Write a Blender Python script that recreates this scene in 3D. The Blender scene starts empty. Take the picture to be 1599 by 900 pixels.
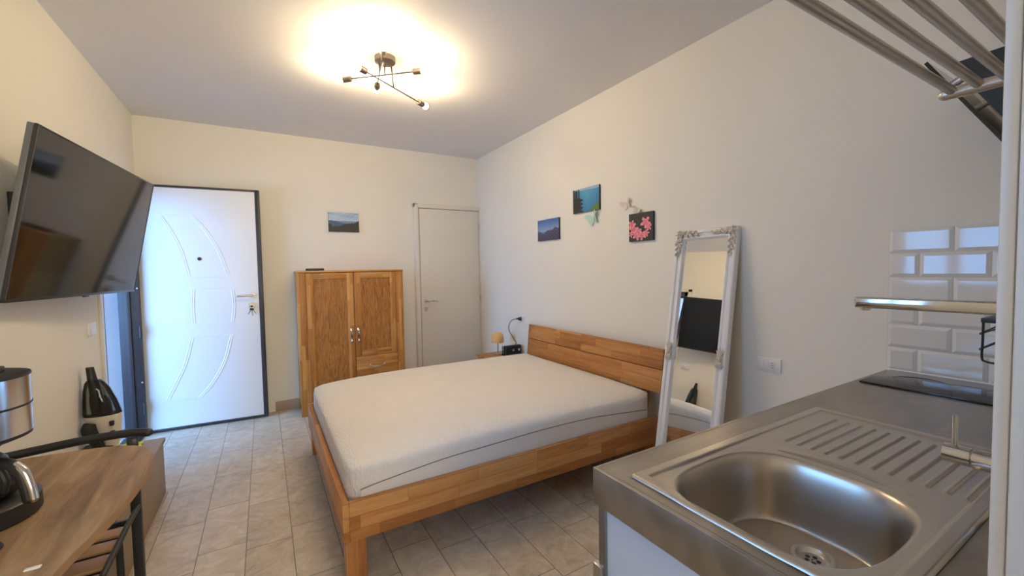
import bpy, bmesh, math, random
from mathutils import Vector, Matrix
from math import sin, cos, pi, sqrt, exp
random.seed(7)
S = bpy.context.scene
C = S.collection

# ------------------------------------------------------------------ camera
YAW, PITCH, ROLL, FPX, CAMH = 0.532678, -0.043967, -0.017835, 656.176, 1.3725
cd = bpy.data.cameras.new('camera'); cam = bpy.data.objects.new('camera', cd); C.objects.link(cam)
_f = Vector((sin(YAW)*cos(PITCH), cos(YAW)*cos(PITCH), sin(PITCH)))
_r = Vector((cos(YAW), -sin(YAW), 0)); _u = _r.cross(_f)
_R = cos(ROLL)*_r + sin(ROLL)*_u; _U = -sin(ROLL)*_r + cos(ROLL)*_u
M = Matrix((_R, _U, -_f)).transposed().to_4x4(); M.translation = (0, 0, CAMH)
cam.matrix_world = M
cd.sensor_width = 36; cd.lens = FPX/1599*36; cd.clip_start = 0.02
S.camera = cam

# ------------------------------------------------------------------ world / exposure
w = bpy.data.worlds.new('sky'); S.world = w; w.use_nodes = True
wt_ = w.node_tree; bg = wt_.nodes['Background']
# blue shaded sky towards the entrance side (-X), pale sunlit surroundings behind the camera (-Y)
_tc = wt_.nodes.new('ShaderNodeTexCoord'); _sp = wt_.nodes.new('ShaderNodeSeparateXYZ'); wt_.links.new(_tc.outputs['Generated'], _sp.inputs[0])
_mr = wt_.nodes.new('ShaderNodeMapRange'); _mr.interpolation_type = 'SMOOTHSTEP'; wt_.links.new(_sp.outputs[0], _mr.inputs[0])
_mr.inputs[1].default_value = -0.40; _mr.inputs[2].default_value = -0.05
_mx = wt_.nodes.new('ShaderNodeMix'); _mx.data_type = 'RGBA'; wt_.links.new(_mr.outputs[0], _mx.inputs[0])
_mx.inputs[6].default_value = (0.19, 0.46, 0.95, 1); _mx.inputs[7].default_value = (0.96, 0.83, 0.66, 1)
wt_.links.new(_mx.outputs[2], bg.inputs[0]); bg.inputs[1].default_value = 7.5
S.view_settings.view_transform = 'Standard'; S.view_settings.look = 'None'
S.view_settings.gamma = 1; S.view_settings.use_curve_mapping = False
S.view_settings.exposure = 0.62
S.cycles.max_bounces = 10; S.cycles.diffuse_bounces = 6; S.cycles.glossy_bounces = 6
S.cycles.sample_clamp_indirect = 8
BULB = 245.0
BULB_COL = (1.0, 0.76, 0.44)

def portal(loc, rot, sx, sy):
    ld = bpy.data.lights.new('daylight_portal', 'AREA'); ld.shape = 'RECTANGLE'; ld.size = sx; ld.size_y = sy
    ld.cycles.is_portal = True
    o = bpy.data.objects.new('daylight_portal', ld); C.objects.link(o); o.location = loc; o.rotation_euler = rot
XL, XR, YB, YF, H = -0.92, 2.34, 4.77, -1.3, 2.75
DY0, DY1, DZ = 3.70, 4.705, 2.12          # entrance opening in the left wall
WY0, WY1, WZ0, WZ1 = 0.90, 1.72, 1.12, 2.15  # window in the left wall
portal((XL-0.2, (DY0+DY1)/2, DZ/2), (0, -pi/2, 0), DZ, DY1-DY0)
portal((XL-0.2, (WY0+WY1)/2, (WZ0+WZ1)/2), (0, -pi/2, 0), WZ1-WZ0, WY1-WY0)

FX0, FX1, FZ0, FZ1 = -0.75, 0.95, 1.00, 2.38      # window in the wall behind the camera
portal(((FX0+FX1)/2, YF-0.15, (FZ0+FZ1)/2), (pi/2, 0, 0), FX1-FX0, FZ1-FZ0)

# ------------------------------------------------------------------ materials
def newmat(name):
    m = bpy.data.materials.new(name); m.use_nodes = True
    nt = m.node_tree; return m, nt, nt.nodes['Principled BSDF']
def N(nt, t, **k):
    n = nt.nodes.new(t)
    for a, b in k.items(): setattr(n, a, b)
    return n
def rgb(c): return (c[0], c[1], c[2], 1)
def srgb(r, g, b):
    f = lambda v: (v/255/12.92) if v/255 <= 0.04045 else ((v/255+0.055)/1.055)**2.4
    return (f(r), f(g), f(b))
def mat(name, col, rough=0.5, metal=0.0, var=0.06, vscale=8, bump=0.0, bscale=60, coat=0.0, stretch=(1,1,1), spec=0.5):
    m, nt, p = newmat(name)
    tc = N(nt, 'ShaderNodeTexCoord'); mp = N(nt, 'ShaderNodeMapping'); mp.inputs['Scale'].default_value = stretch
    nt.links.new(tc.outputs['Object'], mp.inputs[0])
    no = N(nt, 'ShaderNodeTexNoise'); no.inputs['Scale'].default_value = vscale; no.inputs['Detail'].default_value = 4
    nt.links.new(mp.outputs[0], no.inputs[0])
    mx = N(nt, 'ShaderNodeMix', data_type='RGBA')
    mx.inputs[6].default_value = rgb([c*(1-var) for c in col]); mx.inputs[7].default_value = rgb([min(1, c*(1+var)) for c in col])
    nt.links.new(no.outputs[0], mx.inputs[0]); nt.links.new(mx.outputs[2], p.inputs['Base Color'])
    p.inputs['Roughness'].default_value = rough; p.inputs['Metallic'].default_value = metal
    p.inputs['Specular IOR Level'].default_value = spec
    if coat: p.inputs['Coat Weight'].default_value = coat; p.inputs['Coat Roughness'].default_value = 0.08
    if bump:
        n2 = N(nt, 'ShaderNodeTexNoise'); n2.inputs['Scale'].default_value = bscale; n2.inputs['Detail'].default_value = 3
        nt.links.new(mp.outputs[0], n2.inputs[0])
        b = N(nt, 'ShaderNodeBump'); b.inputs['Strength'].default_value = bump; b.inputs['Distance'].default_value = 0.01
        nt.links.new(n2.outputs[0], b.inputs['Height']); nt.links.new(b.outputs[0], p.inputs['Normal'])
    return m

def wood(name, axes, cols, stave=(0.35, 0.045), grain=1.0, rough=0.42, contrast=1.0, mortar=0.0008):
    """solid timber glued up from staves; axes = (length axis, width axis)"""
    m, nt, p = newmat(name)
    tc = N(nt, 'ShaderNodeTexCoord'); sp = N(nt, 'ShaderNodeSeparateXYZ'); nt.links.new(tc.outputs['Object'], sp.inputs[0])
    cb = N(nt, 'ShaderNodeCombineXYZ')
    other = [a for a in 'XYZ' if a not in axes][0]
    nt.links.new(sp.outputs[axes[0]], cb.inputs[0]); nt.links.new(sp.outputs[axes[1]], cb.inputs[1]); nt.links.new(sp.outputs[other], cb.inputs[2])
    br = N(nt, 'ShaderNodeTexBrick'); nt.links.new(cb.outputs[0], br.inputs[0])
    br.inputs['Scale'].default_value = 1; br.inputs['Brick Width'].default_value = stave[0]; br.inputs['Row Height'].default_value = stave[1]
    br.inputs['Mortar Size'].default_value = mortar; br.inputs['Mortar Smooth'].default_value = 0.5; br.inputs['Bias'].default_value = 0
    br.inputs['Color1'].default_value = (0, 0, 0, 1); br.inputs['Color2'].default_value = (1, 1, 1, 1); br.inputs['Mortar'].default_value = (0.25, 0.25, 0.25, 1)
    br.offset = 0.37; br.offset_frequency = 3; br.squash = 1.3; br.squash_frequency = 2
    # offset the grain per stave
    mp = N(nt, 'ShaderNodeMapping'); mp.inputs['Scale'].default_value = (3.0*grain, 34*grain, 34*grain)
    add = N(nt, 'ShaderNodeVectorMath', operation='MULTIPLY_ADD'); add.inputs[1].default_value = (3.1, 2.3, 1.7)
    nt.links.new(br.outputs[0], add.inputs[0]); nt.links.new(cb.outputs[0], add.inputs[2]); nt.links.new(add.outputs[0], mp.inputs[0])
    no = N(nt, 'ShaderNodeTexNoise'); no.inputs['Scale'].default_value = 1; no.inputs['Detail'].default_value = 6; no.inputs['Roughness'].default_value = 0.65; no.inputs['Distortion'].default_value = 0.6
    nt.links.new(mp.outputs[0], no.inputs[0])
    a = N(nt, 'ShaderNodeMath', operation='MULTIPLY_ADD'); a.inputs[1].default_value = 0.55*contrast; nt.links.new(br.outputs[0], a.inputs[0])
    b = N(nt, 'ShaderNodeMath', operation='MULTIPLY_ADD'); b.inputs[1].default_value = 1.1; b.inputs[2].default_value = -0.32-0.14*contrast+0.18; nt.links.new(no.outputs[0], b.inputs[0])
    nt.links.new(b.outputs[0], a.inputs[2])
    cr = N(nt, 'ShaderNodeValToRGB'); nt.links.new(a.outputs[0], cr.inputs[0])
    cr.color_ramp.elements[0].color = rgb(cols[0]); cr.color_ramp.elements[1].color = rgb(cols[2])
    cr.color_ramp.elements[0].position = 0.05; cr.color_ramp.elements[1].position = 0.95
    e = cr.color_ramp.elements.new(0.5); e.color = rgb(cols[1])
    mm = N(nt, 'ShaderNodeMix', data_type='RGBA'); nt.links.new(br.outputs['Fac'], mm.inputs[0]); nt.links.new(cr.outputs[0], mm.inputs[6])
    mm.inputs[7].default_value = rgb([c*0.75 for c in cols[0]])
    nt.links.new(mm.outputs[2], p.inputs['Base Color'])
    p.inputs['Roughness'].default_value = rough; p.inputs['Specular IOR Level'].default_value = 0.35
    bp = N(nt, 'ShaderNodeBump'); bp.inputs['Strength'].default_value = 0.12; bp.inputs['Distance'].default_value = 0.003
    nt.links.new(no.outputs[0], bp.inputs['Height']); nt.links.new(bp.outputs[0], p.inputs['Normal'])
    return m
OAK = (srgb(138, 84, 42), srgb(180, 122, 66), srgb(208, 156, 96))
CAB = (srgb(144, 90, 42), srgb(184, 128, 66), srgb(206, 156, 92))
OAK_XZ = wood('oak_bed_lengthwise', 'XZ', OAK, (0.36, 0.062))
OAK_YZ = wood('oak_bed_crosswise', 'YZ', OAK, (0.36, 0.062))
OAK_ZX = wood('oak_bed_upright', 'ZX', OAK, (0.9, 0.045))
CAB_ZX = wood('oak_cabinet_upright', 'ZX', CAB, (0.42, 0.032), contrast=1.1)
CAB_XZ = wood('oak_cabinet_crosswise', 'XZ', CAB, (0.22, 0.03), contrast=1.1)
CAB_XY = wood('oak_cabinet_top', 'XY', CAB, (0.4, 0.045))
NIGHT = wood('oak_nightstand', 'XY', OAK, (0.3, 0.05))

def panel_wood():
    m, nt, p = newmat('oak_veneer_panel')
    tc = N(nt, 'ShaderNodeTexCoord'); mp = N(nt, 'ShaderNodeMapping'); mp.inputs['Scale'].default_value = (9, 9, 1.6)
    nt.links.new(tc.outputs['Object'], mp.inputs[0])
    no = N(nt, 'ShaderNodeTexNoise'); no.inputs['Scale'].default_value = 1.6; no.inputs['Detail'].default_value = 2; nt.links.new(mp.outputs[0], no.inputs[0])
    mu = N(nt, 'ShaderNodeMath', operation='MULTIPLY'); mu.inputs[1].default_value = 75; nt.links.new(no.outputs[0], mu.inputs[0])
    si = N(nt, 'ShaderNodeMath', operation='SINE'); nt.links.new(mu.outputs[0], si.inputs[0])
    mp2 = N(nt, 'ShaderNodeMapping'); mp2.inputs['Scale'].default_value = (120, 120, 8); nt.links.new(tc.outputs['Object'], mp2.inputs[0])
    n2 = N(nt, 'ShaderNodeTexNoise'); n2.inputs['Scale'].default_value = 1; n2.inputs['Detail'].default_value = 4; nt.links.new(mp2.outputs[0], n2.inputs[0])
    ad = N(nt, 'ShaderNodeMath', operation='MULTIPLY_ADD'); ad.inputs[1].default_value = 0.11; nt.links.new(si.outputs[0], ad.inputs[0]); nt.links.new(n2.outputs[0], ad.inputs[2])
    cr = N(nt, 'ShaderNodeValToRGB'); nt.links.new(ad.outputs[0], cr.inputs[0])
    cr.color_ramp.elements[0].position = 0.2; cr.color_ramp.elements[1].position = 0.8
    cr.color_ramp.elements[0].color = rgb(srgb(130, 82, 36)); cr.color_ramp.elements[1].color = rgb(srgb(186, 132, 70))
    nt.links.new(cr.outputs[0], p.inputs['Base Color']); p.inputs['Roughness'].default_value = 0.42; p.inputs['Specular IOR Level'].default_value = 0.35
    return m
CAB_PANEL = panel_wood()

def plaster(name, col, bump=0.25):
    m, nt, p = newmat(name)
    tc = N(nt, 'ShaderNodeTexCoord')
    no = N(nt, 'ShaderNodeTexNoise'); no.inputs['Scale'].default_value = 45; no.inputs['Detail'].default_value = 6; nt.links.new(tc.outputs['Object'], no.inputs[0])
    n3 = N(nt, 'ShaderNodeTexNoise'); n3.inputs['Scale'].default_value = 3; n3.inputs['Detail'].default_value = 3; nt.links.new(tc.outputs['Object'], n3.inputs[0])
    mx = N(nt, 'ShaderNodeMix', data_type='RGBA'); mx.inputs[6].default_value = rgb([c*0.975 for c in col]); mx.inputs[7].default_value = rgb([c*1.02 for c in col])
    nt.links.new(n3.outputs[0], mx.inputs[0]); nt.links.new(mx.outputs[2], p.inputs['Base Color'])
    p.inputs['Roughness'].default_value = 0.85; p.inputs['Specular IOR Level'].default_value = 0.2
    b = N(nt, 'ShaderNodeBump'); b.inputs['Strength'].default_value = bump; b.inputs['Distance'].default_value = 0.004
    nt.links.new(no.outputs[0], b.inputs['Height']); nt.links.new(b.outputs[0], p.inputs['Normal'])
    return m
WALL = plaster('white_wall_paint', (0.80, 0.772, 0.695))
CEIL = plaster('ceiling_paint', (0.78, 0.77, 0.78), 0.1)

def stone_floor():
    m, nt, p = newmat('travertine_floor_tiles')
    L = nt.links
    tc = N(nt, 'ShaderNodeTexCoord'); sp = N(nt, 'ShaderNodeSeparateXYZ'); L.new(tc.outputs['Object'], sp.inputs[0])
    def mth(op, a, b=None, c=None):
        n = N(nt, 'ShaderNodeMath', operation=op)
        for i, v in enumerate((a, b, c)):
            if v is None: continue
            if isinstance(v, (int, float)): n.inputs[i].default_value = v
            else: L.new(v, n.inputs[i])
        return n.outputs[0]
    xs = mth('DIVIDE', mth('ADD', sp.outputs['X'], 0.127+0.2045*20), 0.2045)
    col = mth('FLOOR', xs); fx = mth('FRACT', xs)
    rnd = mth('FRACT', mth('MULTIPLY', mth('SINE', mth('MULTIPLY', col, 12.9898)), 43.17))
    ys = mth('ADD', mth('DIVIDE', mth('ADD', sp.outputs['Y'], 10.0), 0.46), mth('MULTIPLY', rnd, 7.3))
    row = mth('FLOOR', ys); fy = mth('FRACT', ys)
    ex = mth('MULTIPLY', mth('MINIMUM', fx, mth('SUBTRACT', 1, fx)), 0.2045)
    ey = mth('MULTIPLY', mth('MINIMUM', fy, mth('SUBTRACT', 1, fy)), 0.46)
    ed = mth('MINIMUM', ex, ey)
    gr = N(nt, 'ShaderNodeMapRange'); gr.inputs[1].default_value = 0.0008; gr.inputs[2].default_value = 0.0022; gr.inputs[3].default_value = 1; gr.inputs[4].default_value = 0; L.new(ed, gr.inputs[0])
    tid = N(nt, 'ShaderNodeCombineXYZ'); L.new(col, tid.inputs[0]); L.new(row, tid.inputs[1])
    wn = N(nt, 'ShaderNodeTexWhiteNoise', noise_dimensions='3D'); L.new(tid.outputs[0], wn.inputs[0])
    off = N(nt, 'ShaderNodeVectorMath', operation='MULTIPLY_ADD'); off.inputs[1].default_value = (5, 5, 5); L.new(tid.outputs[0], off.inputs[0]); L.new(tc.outputs['Object'], off.inputs[2])
    n1 = N(nt, 'ShaderNodeTexNoise'); n1.inputs['Scale'].default_value = 9; n1.inputs['Detail'].default_value = 8; n1.inputs['Roughness'].default_value = 0.7; n1.inputs['Distortion'].default_value = 1.2; L.new(off.outputs[0], n1.inputs[0])
    n2 = N(nt, 'ShaderNodeTexNoise'); n2.inputs['Scale'].default_value = 2.2; n2.inputs['Detail'].default_value = 3; L.new(tc.outputs['Object'], n2.inputs[0])
    v = mth('ADD', mth('MULTIPLY', n1.outputs[0], 1.0), mth('MULTIPLY', mth('SUBTRACT', wn.outputs['Value'], 0.5), 0.16))
    v = mth('ADD', v, mth('MULTIPLY', mth('SUBTRACT', n2.outputs[0], 0.5), 0.25))
    cr = N(nt, 'ShaderNodeValToRGB'); L.new(v, cr.inputs[0]); E = cr.color_ramp.elements
    E[0].position = 0.25; E[0].color = rgb(srgb(158, 146, 128)); E[1].position = 0.78; E[1].color = rgb(srgb(216, 206, 190))
    e = E.new(0.5); e.color = rgb(srgb(190, 178, 160))
    # fine pale veins
    vo = N(nt, 'ShaderNodeTexNoise'); vo.inputs['Scale'].default_value = 5; vo.inputs['Detail'].default_value = 5; vo.inputs['Distortion'].default_value = 3; L.new(off.outputs[0], vo.inputs[0])
    vv = mth('ABSOLUTE', mth('SUBTRACT', vo.outputs[0], 0.5)); vr = N(nt, 'ShaderNodeMapRange'); vr.inputs[1].default_value = 0; vr.inputs[2].default_value = 0.012; vr.inputs[3].default_value = 0.4; vr.inputs[4].default_value = 0; L.new(vv, vr.inputs[0])
    mv = N(nt, 'ShaderNodeMix', data_type='RGBA'); L.new(vr.outputs[0], mv.inputs[0]); L.new(cr.outputs[0], mv.inputs[6]); mv.inputs[7].default_value = rgb(srgb(206, 196, 180))
    mg = N(nt, 'ShaderNodeMix', data_type='RGBA'); L.new(gr.outputs[0], mg.inputs[0]); L.new(mv.outputs[2], mg.inputs[6]); mg.inputs[7].default_value = rgb(srgb(92, 82, 70))
    L.new(mg.outputs[2], p.inputs['Base Color'])
    rr = mth('ADD', mth('MULTIPLY', n1.outputs[0], 0.25), 0.32); L.new(rr, p.inputs['Roughness'])
    b = N(nt, 'ShaderNodeBump'); b.inputs['Strength'].default_value = 0.4; b.inputs['Distance'].default_value = 0.002
    L.new(mth('SUBTRACT', mth('MULTIPLY', n1.outputs[0], 0.4), gr.outputs[0]), b.inputs['Height']); L.new(b.outputs[0], p.inputs['Normal'])
    return m
FLOOR = stone_floor()

def steel(name, col, rough, scratch=0.0, wide=(3, 3, 3), var=0.12):
    m, nt, p = newmat(name); L = nt.links
    tc = N(nt, 'ShaderNodeTexCoord'); mp = N(nt, 'ShaderNodeMapping'); mp.inputs['Scale'].default_value = wide; L.new(tc.outputs['Object'], mp.inputs[0])
    no = N(nt, 'ShaderNodeTexNoise'); no.inputs['Scale'].default_value = 3; no.inputs['Detail'].default_value = 6; no.inputs['Distortion'].default_value = 0.8; L.new(mp.outputs[0], no.inputs[0])
    mx = N(nt, 'ShaderNodeMix', data_type='RGBA'); mx.inputs[6].default_value = rgb([c*(1-var) for c in col]); mx.inputs[7].default_value = rgb([c*(1+var*0.6) for c in col]); L.new(no.outputs[0], mx.inputs[0]); L.new(mx.outputs[2], p.inputs['Base Color'])
    p.inputs['Metallic'].default_value = 1
    mr = N(nt, 'ShaderNodeMapRange'); mr.inputs[1].default_value = 0.3; mr.inputs[2].default_value = 0.7; mr.inputs[3].default_value = rough*0.88; mr.inputs[4].default_value = rough*1.12; L.new(no.outputs[0], mr.inputs[0]); L.new(mr.outputs[0], p.inputs['Roughness'])
    if scratch:
        n2 = N(nt, 'ShaderNodeTexNoise'); n2.inputs['Scale'].default_value = 220; n2.inputs['Detail'].default_value = 2; L.new(mp.outputs[0], n2.inputs[0])
        b = N(nt, 'ShaderNodeBump'); b.inputs['Strength'].default_value = scratch; b.inputs['Distance'].default_value = 0.001; L.new(n2.outputs[0], b.inputs['Height']); L.new(b.outputs[0], p.inputs['Normal'])
    return m
WORKTOP_STEEL = steel('worn_worktop_steel', (0.42, 0.385, 0.34), 0.40, 0.03, (1.5, 3, 3), 0.5)
SINK_STEEL = steel('brushed_sink_steel', (0.52, 0.475, 0.42), 0.31, 0.02, (1.2, 1.2, 1.2), 0.10)
CHROME = steel('chrome', (0.58, 0.56, 0.53), 0.10)
SATIN = steel('satin_steel', (0.62, 0.60, 0.57), 0.3)
RACK_STEEL = steel('worn_tube_steel', (0.50, 0.46, 0.42), 0.36, 0.05, (8, 8, 8), 0.25)
END_STEEL = steel('satin_end_tube', (0.66, 0.60, 0.52), 0.38, 0.03)
CM_STEEL = steel('brushed_appliance_steel', (0.60, 0.56, 0.51), 0.24, 0.0, (1, 1, 6), 0.05)

WHITE_DOOR = mat('ivory_door_lacquer', (0.73, 0.69, 0.62), 0.4, var=0.01)
WHITE_LEAF = mat('white_moulded_door_skin', (0.82, 0.83, 0.84), 0.38, var=0.01)
BLACK_METAL = mat('black_painted_metal', (0.018, 0.018, 0.02), 0.42, var=0.2)
FRAME_METAL = mat('dark_brown_frame_metal', (0.035, 0.032, 0.036), 0.38, var=0.15)
BLACK_PLASTIC = mat('black_plastic', (0.012, 0.012, 0.012), 0.45, var=0.1)
GLOSS_BLACK = mat('glossy_black', (0.012, 0.012, 0.013), 0.08, var=0.05)
WHITE_PLASTIC = mat('white_plastic', (0.78, 0.77, 0.76), 0.35, var=0.01)
WHITE_CERAMIC = mat('white_glazed_tile', (0.74, 0.73, 0.70), 0.06, var=0.02, coat=0.3)
GROUT = mat('white_grout', (0.68, 0.66, 0.62), 0.8)
SCREEN = mat('tv_screen_glass', (0.006, 0.006, 0.006), 0.07, var=0.0, spec=0.5)
TV_BEZEL = mat('tv_bezel', (0.03, 0.03, 0.032), 0.3)
TV_SIDE = mat('tv_grey_side', (0.14, 0.15, 0.16), 0.35)
MIRROR = steel('mirror_silver', (0.93, 0.93, 0.92), 0.0, 0, var=0.0)
FRAME_WHITE = mat('white_painted_frame', (0.78, 0.77, 0.76), 0.45, var=0.03)
ORNAMENT = mat('aged_cream_plaster', (0.62, 0.56, 0.46), 0.6, var=0.35, vscale=120)
MATTRESS = mat('quilted_mattress_cover', (0.80, 0.76, 0.71), 0.9, var=0.03, vscale=5, bump=0.8, bscale=60, stretch=(2.5, 1, 0.8), spec=0.2)
MATTRESS_LOW = mat('smooth_mattress_border', (0.72, 0.68, 0.62), 0.9, var=0.02, spec=0.2)
SEAM = mat('grey_brown_zip', (0.22, 0.18, 0.14), 0.7)
TABLE_WOOD = None
SKIRT = mat('stone_skirting', srgb(170, 150, 128), 0.45, var=0.12, vscale=6)
BENCH = mat('beige_grey_resin_step', srgb(150, 134, 114), 0.55, var=0.10, vscale=5)
GLASS_DARK = mat('smoked_vacuum_plastic', (0.02, 0.022, 0.02), 0.12, var=0.1)
CREAM = mat('cream_plastic', (0.70, 0.66, 0.58), 0.35)
YELLOW = mat('yellow_cloth', (0.75, 0.75, 0.05), 0.8, var=0.1)
LAMP_SHADE = mat('mustard_lamp_shade', srgb(226, 178, 104), 0.45, var=0.04)
HOB = mat('black_ceramic_glass', (0.012, 0.012, 0.013), 0.08, var=0.2)
CABINET_WHITE = mat('white_cabinet_laminate', (0.60, 0.61, 0.63), 0.22, var=0.02)
PAPER_GREEN = mat('mint_paper', srgb(176, 214, 200), 0.6)
PAPER_WHITE = mat('pearl_paper', srgb(222, 214, 202), 0.5)
BRASS = mat('brass_socket', (0.45, 0.33, 0.18), 0.35, metal=0.8)
GREY_SOCKET = mat('bronze_grey_lamp_metal', (0.16, 0.13, 0.11), 0.4, metal=0.6)
RENDER_AND_SHADE = mat('outdoor_render_and_shade', (0.26, 0.27, 0.29), 0.9)  # dark outdoor tone; on the door reveal it stands in for shade

def table_wood():
    m, nt, p = newmat('weathered_table_wood'); L = nt.links
    tc = N(nt, 'ShaderNodeTexCoord'); mp = N(nt, 'ShaderNodeMapping'); mp.inputs['Rotation'].default_value = (0, 0, 0.35); mp.inputs['Scale'].default_value = (14, 2.2, 6); L.new(tc.outputs['Object'], mp.inputs[0])
    no = N(nt, 'ShaderNodeTexNoise'); no.inputs['Scale'].default_value = 1.1; no.inputs['Detail'].default_value = 8; no.inputs['Roughness'].default_value = 0.62; no.inputs['Distortion'].default_value = 1.1; L.new(mp.outputs[0], no.inputs[0])
    cr = N(nt, 'ShaderNodeValToRGB'); L.new(no.outputs[0], cr.inputs[0]); E_ = cr.color_ramp.elements
    E_[0].position = 0.3; E_[0].color = rgb(srgb(112, 90, 66)); E_[1].position = 0.75; E_[1].color = rgb(srgb(182, 156, 122)); e = E_.new(0.52); e.color = rgb(srgb(152, 124, 92))
    L.new(cr.outputs[0], p.inputs['Base Color']); p.inputs['Roughness'].default_value = 0.5
    b = N(nt, 'ShaderNodeBump'); b.inputs['Strength'].default_value = 0.15; b.inputs['Distance'].default_value = 0.003; L.new(no.outputs[0], b.inputs['Height']); L.new(b.outputs[0], p.inputs['Normal'])
    return m
TABLE_WOOD = table_wood()
TABLE_EDGE = mat('table_wood_edge', srgb(166, 130, 92), 0.5, var=0.15, vscale=14)

def glass_mat(name, col=(1, 1, 1), rough=0.0, fac=0.12):
    m = bpy.data.materials.new(name); m.use_nodes = True; nt = m.node_tree; nt.nodes.clear(); L = nt.links
    o = N(nt, 'ShaderNodeOutputMaterial'); t = N(nt, 'ShaderNodeBsdfTransparent'); t.inputs[0].default_value = rgb(col)
    g = N(nt, 'ShaderNodeBsdfGlossy'); g.inputs['Roughness'].default_value = rough
    fr = N(nt, 'ShaderNodeFresnel'); fr.inputs[0].default_value = 1.5
    mx = N(nt, 'ShaderNodeMixShader'); L.new(fr.outputs[0], mx.inputs[0]); L.new(t.outputs[0], mx.inputs[1]); L.new(g.outputs[0], mx.inputs[2]); L.new(mx.outputs[0], o.inputs[0])
    return m
PANE = glass_mat('window_glass', (0.97, 0.98, 0.98)); CARAFE_GLASS = glass_mat('carafe_glass', (0.6, 0.62, 0.6)); CLEAR_GREY = glass_mat('smoked_clear_plastic', (0.50, 0.52, 0.48))

def emis(name, col, s):
    m, nt, p = newmat(name); p.inputs['Base Color'].default_value = rgb((0.8, 0.8, 0.8))
    p.inputs['Emission Color'].default_value = rgb(col); p.inputs['Emission Strength'].default_value = s; return m
GLOW = emis('lit_bulb', BULB_COL, BULB)

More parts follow.
